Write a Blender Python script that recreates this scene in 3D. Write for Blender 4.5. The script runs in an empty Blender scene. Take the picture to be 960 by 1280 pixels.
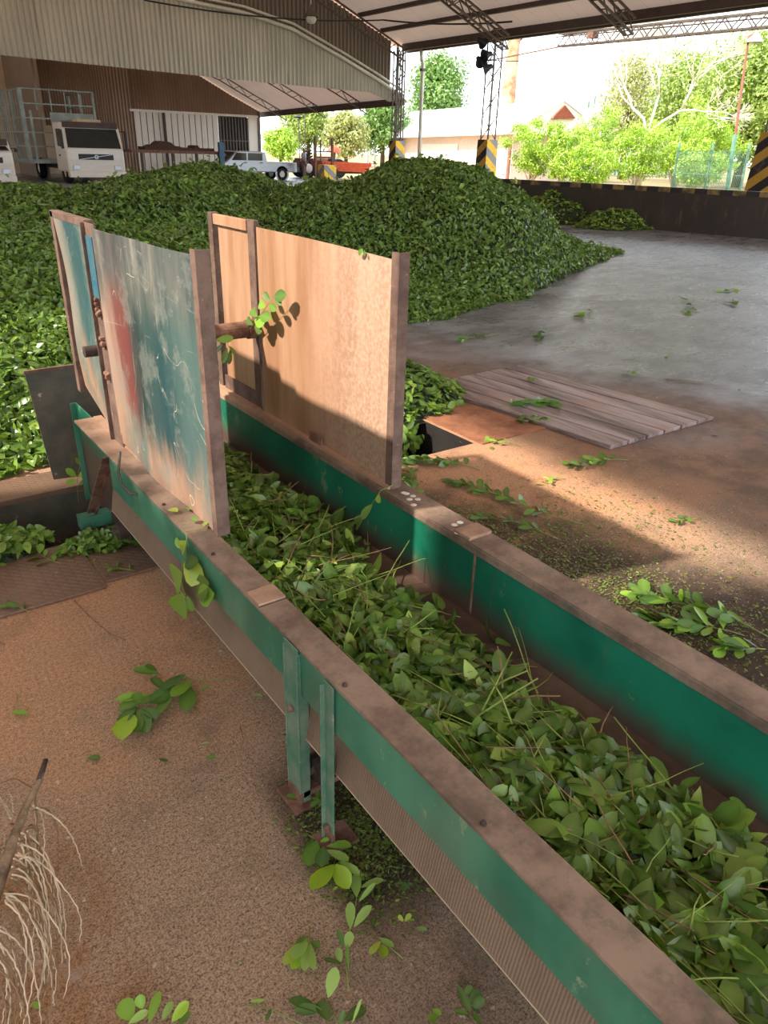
import bpy, math, numpy as np
from mathutils import Vector, Matrix, Euler
C = bpy.context.scene.collection
SC = bpy.context.scene

# ------------------------------------------------------------------ camera
F = 920.0; H = 1.65
ROLL = math.atan(.03); PITCH = math.atan(452 / F * math.cos(ROLL)); YAW = math.radians(36.408336)
_f = np.array([math.sin(YAW) * math.cos(PITCH), math.cos(YAW) * math.cos(PITCH), -math.sin(PITCH)])
_r0 = np.array([math.cos(YAW), -math.sin(YAW), 0.]); _u0 = np.cross(_r0, _f)
_r = math.cos(ROLL) * _r0 + math.sin(ROLL) * _u0
_u = -math.sin(ROLL) * _r0 + math.cos(ROLL) * _u0
cam = bpy.data.cameras.new('camera'); camo = bpy.data.objects.new('camera', cam); C.objects.link(camo)
cam.sensor_fit = 'VERTICAL'; cam.sensor_height = 36; cam.lens = F / 1280 * 36; cam.clip_end = 600; cam.clip_start = .02
mm = Matrix(((_r[0], _u[0], -_f[0], 0), (_r[1], _u[1], -_f[1], 0), (_r[2], _u[2], -_f[2], H), (0, 0, 0, 1)))
camo.matrix_world = mm
SC.camera = camo

# ------------------------------------------------------------------ sky, sun, exposure
SUN_D = Vector((1.06, -.293, -1.0)).normalized()
w = bpy.data.worlds.new('sky'); SC.world = w; w.use_nodes = True
bg = w.node_tree.nodes['Background']
bg.inputs[0].default_value = (.86, .94, 1.0, 1); bg.inputs[1].default_value = 3.1
sl = bpy.data.lights.new('sun', 'SUN'); sl.energy = 8.0; sl.angle = math.radians(1.6); sl.color = (1, .88, .74)
so = bpy.data.objects.new('sun', sl); C.objects.link(so)
so.rotation_euler = SUN_D.to_track_quat('-Z', 'Y').to_euler(); so.location = (-12, 5, 14)
SC.view_settings.view_transform = 'Standard'; SC.view_settings.look = 'None'
SC.view_settings.exposure = 0.12; SC.view_settings.gamma = 1.0
SC.view_settings.use_curve_mapping = False
SC.cycles.max_bounces = 8; SC.cycles.diffuse_bounces = 5; SC.cycles.glossy_bounces = 3
SC.cycles.sample_clamp_indirect = 6

# ------------------------------------------------------------------ pixel -> place helpers (points on real planes of the place)
O = np.array([0, 0, H])
def ray(x, y): return (x - 480) / F * _r - (y - 640) / F * _u + _f
def G(x, y, z=0.): d = ray(x, y); return O + d * ((z - H) / d[2])
def PX(x, y, X0): d = ray(x, y); return O + d * (X0 / d[0])
def PY(x, y, Y0): d = ray(x, y); return O + d * (Y0 / d[1])
def PD(x, y, D): return O + ray(x, y) * D

def lin(c): return tuple(((v / 255) / 12.92 if v / 255 <= .04045 else ((v / 255 + .055) / 1.055) ** 2.4) for v in c)

# ------------------------------------------------------------------ materials
class NM:
    """small helper around a node material"""
    def __init__(s, name, rough=.7, metal=0., spec=.5):
        s.m = bpy.data.materials.new(name); s.m.use_nodes = True; s.t = s.m.node_tree
        s.b = s.t.nodes['Principled BSDF']; s.b.inputs['Roughness'].default_value = rough
        s.b.inputs['Metallic'].default_value = metal; s.b.inputs['Specular IOR Level'].default_value = spec
        s.co = s.t.nodes.new('ShaderNodeTexCoord').outputs['Object']
    def n(s, t, **k):
        q = s.t.nodes.new(t)
        for a, v in k.items(): setattr(q, a, v)
        return q
    def put(s, sock, v):
        if isinstance(v, bpy.types.NodeSocket): s.t.links.new(v, sock)
        elif isinstance(v, (tuple, list)) and len(v) == 3 and sock.type == 'RGBA': sock.default_value = (*v, 1)
        else: sock.default_value = v
    def map(s, scale=(1, 1, 1), loc=(0, 0, 0), rot=(0, 0, 0)):
        q = s.n('ShaderNodeMapping'); s.put(q.inputs[0], s.co); q.inputs['Scale'].default_value = scale
        q.inputs['Location'].default_value = loc; q.inputs['Rotation'].default_value = rot; return q.outputs[0]
    def noise(s, scale=5, detail=4, rough=.55, vec=None, dist=0.):
        q = s.n('ShaderNodeTexNoise'); s.put(q.inputs['Vector'], vec if vec is not None else s.co)
        q.inputs['Scale'].default_value = scale; q.inputs['Detail'].default_value = detail
        q.inputs['Roughness'].default_value = rough; q.inputs['Distortion'].default_value = dist; return q.outputs[0]
    def vor(s, scale=5, vec=None, feature='F1'):
        q = s.n('ShaderNodeTexVoronoi', feature=feature); s.put(q.inputs['Vector'], vec if vec is not None else s.co)
        q.inputs['Scale'].default_value = scale; return q
    def ramp(s, v, stops):
        q = s.n('ShaderNodeValToRGB'); s.put(q.inputs[0], v); e = q.color_ramp.elements
        while len(e) < len(stops): e.new(.5)
        for i, (p, c) in enumerate(stops):
            e[i].position = p; e[i].color = (*c, 1) if len(c) == 3 else c
        return q.outputs[0]
    def sm(s, v, a, b, lo=0., hi=1.):
        q = s.n('ShaderNodeMapRange', interpolation_type='SMOOTHSTEP'); s.put(q.inputs[0], v)
        q.inputs[1].default_value = a; q.inputs[2].default_value = b; q.inputs[3].default_value = lo; q.inputs[4].default_value = hi
        return q.outputs[0]
    def math(s, op, a, b=0.):
        q = s.n('ShaderNodeMath', operation=op); s.put(q.inputs[0], a); s.put(q.inputs[1], b); return q.outputs[0]
    def mix(s, f, a, b, mode='MIX'):
        q = s.n('ShaderNodeMix', data_type='RGBA', blend_type=mode); s.put(q.inputs[0], f)
        s.put(q.inputs[6], a); s.put(q.inputs[7], b); return q.outputs[2]
    def xyz(s, vec=None):
        q = s.n('ShaderNodeSeparateXYZ'); s.put(q.inputs[0], vec if vec is not None else s.co); return q.outputs
    def col(s, v): s.put(s.b.inputs['Base Color'], v); return s
    def rgh(s, v): s.put(s.b.inputs['Roughness'], v); return s
    def bump(s, h, st=.3, d=.01):
        q = s.n('ShaderNodeBump'); q.inputs['Strength'].default_value = st; q.inputs['Distance'].default_value = d
        s.put(q.inputs['Height'], h); s.put(s.b.inputs['Normal'], q.outputs[0]); return s

def plain(name, rgb, rough=.6, metal=0., vary=.25, scale=6, bump=0., rgb2=None):
    k = NM(name, rough, metal); a = lin(rgb); b = lin(rgb2) if rgb2 else tuple(v * (1 - vary) for v in a)
    nz = k.noise(scale, 6, .6); k.col(k.mix(k.sm(nz, .35, .65), a, b))
    if bump: k.bump(k.noise(scale * 6, 4), bump, .01)
    return k.m

def m_floor():
    k = NM('dusty_concrete'); X, Y, Z = k.xyz()
    big = k.noise(.55, 5, .6); mid = k.noise(3.2, 6, .7); gr = k.noise(210, 3, .7); gr2 = k.noise(85, 4, .85)
    fine = k.sm(gr, .4, .6); g = k.math('ADD', k.math('MULTIPLY', k.sm(gr2, .36, .64), .55), k.math('MULTIPLY', fine, .45))
    ora = k.mix(g, lin((140, 98, 70)), lin((214, 164, 124)))
    brn = k.mix(g, lin((84, 66, 52)), lin((192, 162, 136))); brn = k.mix(k.math('MULTIPLY', fine, .35), brn, lin((196, 168, 142)))
    gry = k.mix(k.sm(k.noise(1.1, 8, .75), .35, .65), lin((84, 86, 92)), lin((140, 144, 152)))
    st = k.noise(2.4, 8, .8, k.map((.5, 1.6, 1), rot=(0, 0, .5)))
    gry = k.mix(k.sm(st, .52, .68, 0, .7), gry, lin((158, 160, 164))); gry = k.mix(k.sm(k.noise(7, 8, .8), .54, .68, 0, .7), gry, lin((62, 58, 58)))
    band = k.math('MULTIPLY', k.sm(k.math('ADD', Y, k.math('MULTIPLY', k.math('SUBTRACT', mid, .5), 1.2)), 1.35, 2.3), k.sm(Y, 4.6, 3.4))
    band = k.math('MULTIPLY', band, k.sm(X, 4.6, 3.2))
    om = k.math('MAXIMUM', k.sm(k.math('ADD', big, k.math('MULTIPLY', mid, .5)), .80, .95, 0, .75), k.math('MULTIPLY', band, k.sm(mid, .3, .6, .5, .95)))
    near = k.mix(om, brn, ora)
    near = k.mix(k.math('MULTIPLY', k.sm(k.noise(1.7, 7, .75, k.map((1, 1, 1), (9, 3, 0))), .48, .68), .5), near, lin((96, 78, 66)))
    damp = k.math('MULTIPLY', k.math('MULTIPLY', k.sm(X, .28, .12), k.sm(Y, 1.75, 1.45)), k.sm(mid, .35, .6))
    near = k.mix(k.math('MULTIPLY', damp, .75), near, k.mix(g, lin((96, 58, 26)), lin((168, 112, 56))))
    # smear of paler mortar and a damp rusty stain by the broom
    near = k.mix(k.math('MULTIPLY', k.sm(k.noise(2.3, 7, .8, k.map((1, 1, 1), (4, 2, 0))), .60, .72), .55), near, lin((176, 158, 148)))
    near = k.mix(k.math('MULTIPLY', k.sm(X, 3.0, 3.9), .85), near, k.mix(k.sm(mid, .35, .65), lin((86, 68, 56)), lin((132, 102, 82))))
    soil_shade = k.math('MULTIPLY', k.math('MULTIPLY', k.sm(k.math('ADD', k.math('ADD', X, k.math('MULTIPLY', Y, .45)), k.math('MULTIPLY', mid, .8)), 4.35, 3.65), k.sm(X, 1.5, 1.6)), k.sm(Y, 3.1, 2.7))  # dark soil whose slanted outline also paints in the board's cast shadow
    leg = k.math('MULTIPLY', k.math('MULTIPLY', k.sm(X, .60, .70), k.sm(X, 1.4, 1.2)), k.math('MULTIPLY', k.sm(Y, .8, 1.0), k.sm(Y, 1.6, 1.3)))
    soil_shade = k.math('MAXIMUM', soil_shade, leg)
    near = k.mix(k.math('MULTIPLY', soil_shade, k.sm(k.noise(7, 8, .85), .32, .5, .4, .96)), near, k.mix(g, lin((26, 20, 17)), lin((72, 54, 42))))
    dx = k.math('ADD', k.math('ADD', X, k.math('MULTIPLY', Y, .35)), k.math('MULTIPLY', k.math('SUBTRACT', big, .5), 3.))
    far = k.sm(dx, 4.9, 7.0)
    c = k.mix(far, near, gry)
    c = k.mix(k.math('MULTIPLY', k.sm(k.noise(48, 2), .68, .73), .6), c, lin((206, 196, 186)))
    br = k.n('ShaderNodeTexBrick'); k.put(br.inputs[0], k.map((1, 1, 1), (0.4, 1.1, 0)))
    br.offset = 0; br.inputs['Scale'].default_value = 1; br.inputs['Brick Width'].default_value = 3.6; br.inputs['Row Height'].default_value = 3.2
    br.inputs['Mortar Size'].default_value = .012; br.inputs['Mortar Smooth'].default_value = .4
    c = k.mix(k.math('MULTIPLY', k.math('MULTIPLY', br.outputs['Fac'], far), .45), c, lin((60, 56, 54)))
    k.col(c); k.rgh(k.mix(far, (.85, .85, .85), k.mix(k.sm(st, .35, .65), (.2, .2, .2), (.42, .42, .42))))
    k.bump(k.math('ADD', k.math('ADD', gr2, k.math('MULTIPLY', gr, .7)), k.math('MULTIPLY', k.noise(9, 6, .7), k.math('ADD', 1.5, k.math('MULTIPLY', far, 3.)))), .38, .006)
    return k.m

def m_green(name='green_paint', dirt=True):
    k = NM(name, .42); X, Y, Z = k.xyz()
    nz = k.noise(2.6, 6, .6, k.map((1, 1, .6))); fn = k.noise(16, 6, .7, k.map((1, 1, .5)))
    c = k.mix(k.sm(nz, .35, .65), lin((40, 108, 86)), lin((78, 142, 114)))
    c = k.mix(k.sm(fn, .60, .66), c, lin((138, 160, 128)))
    c = k.mix(k.math('MULTIPLY', k.sm(k.noise(3, 5, .6), .45, .7), .35), c, lin((120, 104, 88)))
    k.col(c); k.bump(fn, .08, .004); return k.m

def m_wallgreen():
    k = NM('green_paint_grimy', .45); X, Y, Z = k.xyz()
    st = k.noise(9, 6, .65, k.map((1, 1, .18))); fn = k.noise(13, 6, .75, k.map((1, .8, .5)))
    c = k.mix(k.sm(k.noise(2.2, 5), .35, .65), lin((6, 86, 66)), lin((30, 124, 96)))
    c = k.mix(k.math('MULTIPLY', k.sm(fn, .60, .63), k.sm(k.noise(1.7, 3), .45, .6)), c, lin((120, 146, 98)))
    c = k.mix(k.sm(st, .56, .72, 0, .5), c, lin((92, 96, 78)))
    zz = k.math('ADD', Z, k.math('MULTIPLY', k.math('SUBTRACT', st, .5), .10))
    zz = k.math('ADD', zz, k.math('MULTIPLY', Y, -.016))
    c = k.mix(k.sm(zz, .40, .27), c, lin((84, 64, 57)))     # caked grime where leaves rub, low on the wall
    c = k.mix(k.math('MULTIPLY', k.sm(Y, 2.9, 3.3), .8), c, lin((92, 92, 82)))
    k.col(c); return k.m

def m_rail():
    k = NM('dusty_brown_steel', .62); X, Y, Z = k.xyz()
    a = k.noise(5, 7, .7); b = k.noise(34, 5, .7)
    c = k.mix(k.sm(a, .35, .65), lin((96, 78, 68)), lin((146, 124, 108)))
    c = k.mix(k.math('MULTIPLY', k.sm(Y, 1.2, 2.1), .75), c, lin((184, 146, 120)))  # paler and warmer towards the far end: sunlight put into the colour
    c = k.mix(k.math('MULTIPLY', k.sm(k.noise(11, 7, .75), .52, .66), .5), c, lin((78, 84, 66)))
    c = k.mix(k.sm(b, .70, .74), c, lin((196, 172, 158)))
    k.col(c); k.bump(b, .15, .003); return k.m

def m_belt():
    k = NM('woven_rubber_belt', .85)
    wv = k.n('ShaderNodeTexWave', bands_direction='Y'); k.put(wv.inputs[0], k.co); wv.inputs['Scale'].default_value = 40; wv.inputs['Distortion'].default_value = 1.5
    c = k.mix(k.noise(8, 6, .7), lin((112, 92, 76)), lin((158, 132, 110)))
    c = k.mix(k.math('MULTIPLY', wv.outputs[1], .35), c, lin((84, 70, 60)))
    k.col(c); k.bump(wv.outputs[1], .4, .003); return k.m

def m_rust(name, a, b, rough=.8, sc=14):
    k = NM(name, rough); n1 = k.noise(sc, 7, .7); n2 = k.noise(sc * 4, 4, .6)
    c = k.mix(k.sm(n1, .3, .7), lin(a), lin(b)); c = k.mix(k.sm(n2, .68, .74), c, lin((170, 150, 140)))
    k.col(c); k.bump(k.math('ADD', n1, n2), .3, .004); return k.m

def m_ply():
    k = NM('warm_plywood', .38); X, Y, Z = k.xyz()
    g = k.noise(7, 6, .65, k.map((1, 1, .12))); f = k.noise(60, 4, .7)
    c = k.mix(k.sm(g, .35, .65), lin((156, 114, 86)), lin((184, 146, 118)))
    c = k.mix(k.math('MULTIPLY', k.sm(Y, 2.7, 2.1), k.sm(f, .4, .62, .25, .8)), c, lin((194, 168, 150)))
    c = k.mix(k.sm(k.vor(11).outputs['Distance'], .04, .02), c, lin((112, 72, 50)))
    k.col(c); return k.m

def m_paintsheet(small=False):
    """worn painted sheet: pale edge, red stripe, teal field, chalky peach at the foot, scratches. Object coords: Y along, Z up"""
    k = NM('worn_painted_sheet', .4); X, Y, Z = k.xyz()
    st = k.noise(9, 6, .65, k.map((1, 1, .14))); cl = k.noise(3.6, 6, .65, k.map((1, 1, .45))); blot = k.noise(6, 7, .75)
    sk = k.math('MULTIPLY', k.math('SUBTRACT', st, .5), .35); ck = k.math('MULTIPLY', k.math('SUBTRACT', cl, .5), .3)
    if small:
        c = k.ramp(k.math('ADD', k.sm(Y, 3.44, 2.99), sk), [(0, lin((150, 138, 126))), (.14, lin((116, 122, 116))), (.3, lin((58, 88, 92))), (.75, lin((48, 84, 90))), (1, lin((104, 118, 114)))])
        foot = k.sm(k.math('ADD', Z, k.math('MULTIPLY', sk, 1.6)), 1.0, .70)
    else:
        c = k.ramp(k.math('ADD', k.sm(Y, 2.92, 1.98), sk), [(0, lin((160, 134, 122))), (.07, lin((146, 112, 102))), (.12, lin((118, 66, 66))), (.26, lin((110, 54, 56))), (.35, lin((60, 56, 60))), (.43, lin((32, 50, 56))), (.62, lin((50, 72, 76))), (.8, lin((34, 68, 74))), (1, lin((80, 104, 102)))])
        top = k.sm(k.math('ADD', Z, ck), 1.08, 1.28)
        c = k.mix(k.math('MULTIPLY', top, .85), c, k.mix(k.sm(st, .35, .65), lin((40, 62, 68)), lin((104, 104, 100))))
        foot = k.sm(k.math('ADD', k.math('ADD', Z, k.math('MULTIPLY', sk, 1.9)), k.math('MULTIPLY', k.sm(Y, 2.9, 2.1), .05)), .86, .62)
    c = k.mix(k.math('MULTIPLY', foot, .95), c, k.mix(k.sm(cl, .42, .64), lin((168, 132, 110)), lin((96, 110, 106))))
    c = k.mix(k.sm(blot, .52, .62, 0, .4), c, lin((134, 136, 130)))
    c = k.mix(k.sm(st, .60, .68, 0, .5), c, lin((150, 146, 138)))
    sc = k.noise(2.1, 2, .4, k.map((1, 1, 1), (3.1, 0, 2)), 1.4)
    line = k.math('MULTIPLY', k.sm(k.math('ABSOLUTE', k.math('SUBTRACT', sc, .52)), 0.0016, .0005), k.sm(k.noise(18, 4), .44, .6))
    c = k.mix(line, c, lin((214, 196, 174)))
    sc2 = k.noise(1.2, 1, .3, k.map((1, .25, 2.6), (7, 1, 5)), .4)
    c = k.mix(k.math('MULTIPLY', k.sm(k.math('ABSOLUTE', k.math('SUBTRACT', sc2, .5)), .0012, .0004), k.sm(k.noise(9, 2), .5, .7)), c, lin((170, 172, 164)))
    c = k.mix(k.sm(k.noise(24, 6, .8), .66, .70, 0, .8), c, lin((216, 208, 196)))
    k.col(c); k.bump(cl, .15, .01); return k.m

def m_leaf():
    k = NM('leaf', .3, spec=.5)
    at = k.n('ShaderNodeAttribute', attribute_name='Col'); geo = k.n('ShaderNodeNewGeometry')
    back = k.mix(geo.outputs['Backfacing'], at.outputs['Color'], k.mix(.25, at.outputs['Color'], lin((130, 168, 80))))
    k.col(back)
    tr = k.n('ShaderNodeBsdfTranslucent'); k.put(tr.inputs[0], k.mix(.5, at.outputs['Color'], lin((150, 190, 30))))
    ms = k.n('ShaderNodeMixShader'); ms.inputs[0].default_value = .22
    k.put(ms.inputs[1], k.b.outputs[0]); k.put(ms.inputs[2], tr.outputs[0])
    out = k.t.nodes['Material Output']; k.put(out.inputs[0], ms.outputs[0]); return k.m

def m_heapbase():
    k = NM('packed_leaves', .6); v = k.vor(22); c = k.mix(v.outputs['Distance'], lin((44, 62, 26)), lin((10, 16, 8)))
    k.col(c); k.bump(k.noise(25, 4), 1, .05); return k.m

def m_corr(name, a, b, sc=1.2, streak=.6):
    k = NM(name, .55, .25); n1 = k.noise(sc, 5, .6, k.map((1, 1, .25))); n2 = k.noise(5, 5, .65, k.map((1, 1, .1)))
    c = k.mix(n1, lin(a), lin(b)); c = k.mix(k.sm(n2, .58, .75, 0, streak), c, lin((104, 84, 70)))
    k.col(c); return k.m

def m_stripes(name, a, b, per, ang=0.8, axis=(0, 1, 0)):
    k = NM(name, .6); X, Y, Z = k.xyz()
    t = k.math('ADD', k.math('MULTIPLY', Z, 1 / per), k.math('MULTIPLY', k.math('ADD', Y, X), ang / per))
    fr = k.math('FRACT', t); c = k.mix(k.math('GREATER_THAN', fr, .5), lin(a), lin(b))
    c = k.mix(k.sm(k.noise(6, 5), .5, .75, 0, .5), c, lin((110, 100, 84))); k.col(c); return k.m

def m_tread():
    k = NM('tread_plate', .5, .5)
    v = k.map((1, 1, 1), rot=(0, 0, .785)); br = k.n('ShaderNodeTexBrick'); k.put(br.inputs[0], v); br.offset = .5
    br.inputs['Scale'].default_value = 1; br.inputs['Brick Width'].default_value = .052; br.inputs['Row Height'].default_value = .026
    br.inputs['Mortar Size'].default_value = .009; br.inputs['Mortar Smooth'].default_value = .5
    c = k.mix(k.noise(6, 6, .7), lin((112, 90, 76)), lin((160, 130, 110)))
    c = k.mix(k.math('MULTIPLY', br.outputs['Fac'], .14), c, lin((80, 62, 52)))
    k.col(c); k.bump(k.math('SUBTRACT', 1, br.outputs['Fac']), .5, .002); return k.m

def m_planks():
    k = NM('weathered_planks', .42); X, Y, Z = k.xyz()
    g = k.noise(7, 7, .7, k.map((1, .12, 1)))
    c = k.mix(k.sm(g, .35, .65), lin((84, 64, 62)), lin((164, 146, 146)))
    c = k.mix(k.sm(k.noise(2.3, 5), .5, .7, 0, .45), c, lin((150, 104, 78)))
    k.col(c); k.bump(g, .4, .004); return k.m

def m_edge():
    k = NM('faded_yellow_black_band', .6); X, Y, Z = k.xyz(); fr = k.math('FRACT', k.math('MULTIPLY', k.math('SUBTRACT', Y, k.math('MULTIPLY', X, .3)), 1.6))
    c = k.mix(k.math('GREATER_THAN', fr, .5), lin((136, 112, 60)), lin((34, 32, 32))); c = k.mix(k.sm(k.noise(4, 6, .7), .42, .62, 0, .85), c, lin((52, 44, 38))); k.col(c); return k.m
def m_wall():
    k = NM('stained_low_wall', .45); X, Y, Z = k.xyz()
    c = k.mix(k.noise(1.3, 6, .6), lin((34, 30, 30)), lin((66, 56, 50)))
    c = k.mix(k.sm(k.noise(7, 6, .7, k.map((1, 1, .2))), .55, .72, 0, .6), c, lin((108, 88, 74)))
    k.col(c); return k.m

def m_ceil():
    k = NM('roof_sheet', .7); X, Y, Z = k.xyz(); c = k.mix(k.noise(.5, 5), lin((226, 192, 172)), lin((206, 174, 156)))
    c = k.mix(k.math('MULTIPLY', k.math('LESS_THAN', k.math('FRACT', k.math('MULTIPLY', Y, 1.)), .03), .4), c, lin((150, 122, 108))); k.col(c)
    tr = k.n('ShaderNodeBsdfTranslucent'); k.put(tr.inputs[0], lin((234, 208, 190))); ms = k.n('ShaderNodeMixShader'); ms.inputs[0].default_value = .075
    k.put(ms.inputs[1], k.b.outputs[0]); k.put(ms.inputs[2], tr.outputs[0]); k.put(k.t.nodes['Material Output'].inputs[0], ms.outputs[0]); return k.m
M = dict(
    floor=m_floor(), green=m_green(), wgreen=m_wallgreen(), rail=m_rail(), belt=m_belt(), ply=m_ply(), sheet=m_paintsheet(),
    joint=m_rust('dusty_joint_strap', (136, 108, 90), (176, 142, 118), .7, 9), wornleg=m_rust('worn_green_leg', (66, 118, 96), (122, 138, 118), .6, 10), post=m_rust('painted_brown_steel', (84, 62, 54), (120, 96, 84)), rust=m_rust('rusty_steel', (90, 58, 46), (146, 110, 92)),
    dark=m_rust('dark_rusty_steel', (46, 38, 36), (82, 64, 56)), pan=m_rust('trough_pan', (70, 52, 44), (104, 82, 68), .6, 5),
    grayplate=m_rust('grey_steel_plate', (62, 66, 58), (96, 88, 76), .6, 5), leaf=m_leaf(), heap=m_heapbase(),
    tread=m_tread(), planks=m_planks(), lowwall=m_wall(),
    corr_light=m_corr('galvanised_sheet', (176, 174, 160), (222, 218, 202)), corr_dark=m_corr('weathered_sheet', (112, 100, 90), (152, 140, 126)),
    corr_brown=m_corr('brown_sheet', (146, 120, 104), (188, 164, 146)), corr_white=m_corr('white_sheet', (214, 206, 196), (236, 230, 222), streak=.25),
    ceil=m_ceil(), beam=plain('brown_beam', (82, 62, 54), .6, 0, .3, 3), truss=plain('truss_steel', (104, 92, 84), .5, .3, .3, 4),
    pit=plain('pit_concrete', (34, 30, 28), .9, 0, .4, 4), stem=plain('green_stem', (140, 158, 74), .5, 0, .3, 20), twig=plain('dry_twig', (150, 118, 88), .8, 0, .4, 30),
    bark=plain('bark', (96, 78, 62), .9, 0, .4, 9, .4), palebark=plain('pale_bark', (232, 222, 204), .8, 0, .15, 9), broom=plain('dry_broom_fibre', (224, 204, 174), .8, 0, .35, 30),
    broomh=m_rust('broom_stalk', (86, 68, 54), (156, 132, 104), .85, 30),
    whitep=plain('white_vehicle_paint', (232, 228, 220), .3, 0, .06, 4), silver=plain('silver_paint', (190, 196, 206), .28, .4, .08, 4),
    glass=plain('dark_glass', (34, 42, 44), .08, 0, .3, 3), black=plain('black_plastic', (24, 24, 26), .5), tyre=plain('tyre', (34, 32, 32), .8),
    cage=plain('grey_green_steel', (146, 158, 152), .5, .3, .3, 4), orange=plain('orange_paint', (222, 92, 56), .5, 0, .2, 4),
    blue=plain('blue_paint', (70, 112, 148), .5, 0, .3, 5), white=plain('white_plaster', (240, 232, 224), .7, 0, .05, 2), roofw=plain('white_roof_sheet', (236, 238, 240), .5, 0, .05, 2),
    pink=plain('pale_pink_plaster', (236, 208, 196), .8, 0, .08, 2), ground=plain('grassy_earth', (132, 128, 84), .95, 0, .4, .6, 0, (150, 120, 90)),
    yb=m_stripes('yellow_grey_stripes', (250, 200, 50), (150, 148, 146), .72), yk=m_stripes('yellow_black_stripes', (190, 146, 50), (34, 30, 30), .72), edge=m_edge(),
    greenp=plain('faded_green_post', (120, 168, 140), .5), redpost=plain('red_brown_post', (168, 106, 88), .7), brick=plain('brown_gable', (150, 78, 50), .8, 0, .2, 4),
    chim=plain('rusty_stack', (150, 98, 62), .8, 0, .3, .8, 0, (196, 160, 126)), skin=plain('skin', (150, 100, 80), .6), shirt=plain('grey_blue_shirt', (150, 160, 180), .8), trouser=plain('brown_trousers', (120, 96, 90), .8),
    tan=plain('beige_board', (206, 186, 158), .7, 0, .15, 2), lampw=plain('white_enamel', (232, 232, 226), .3), gutter=plain('pale_gutter', (222, 220, 206), .45, .1, .12, 3), chalk=plain('bird_lime', (224, 214, 204), .8), bluep=m_rust('bright_blue_patch', (22, 92, 118), (70, 104, 110), .6, 20))

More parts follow.
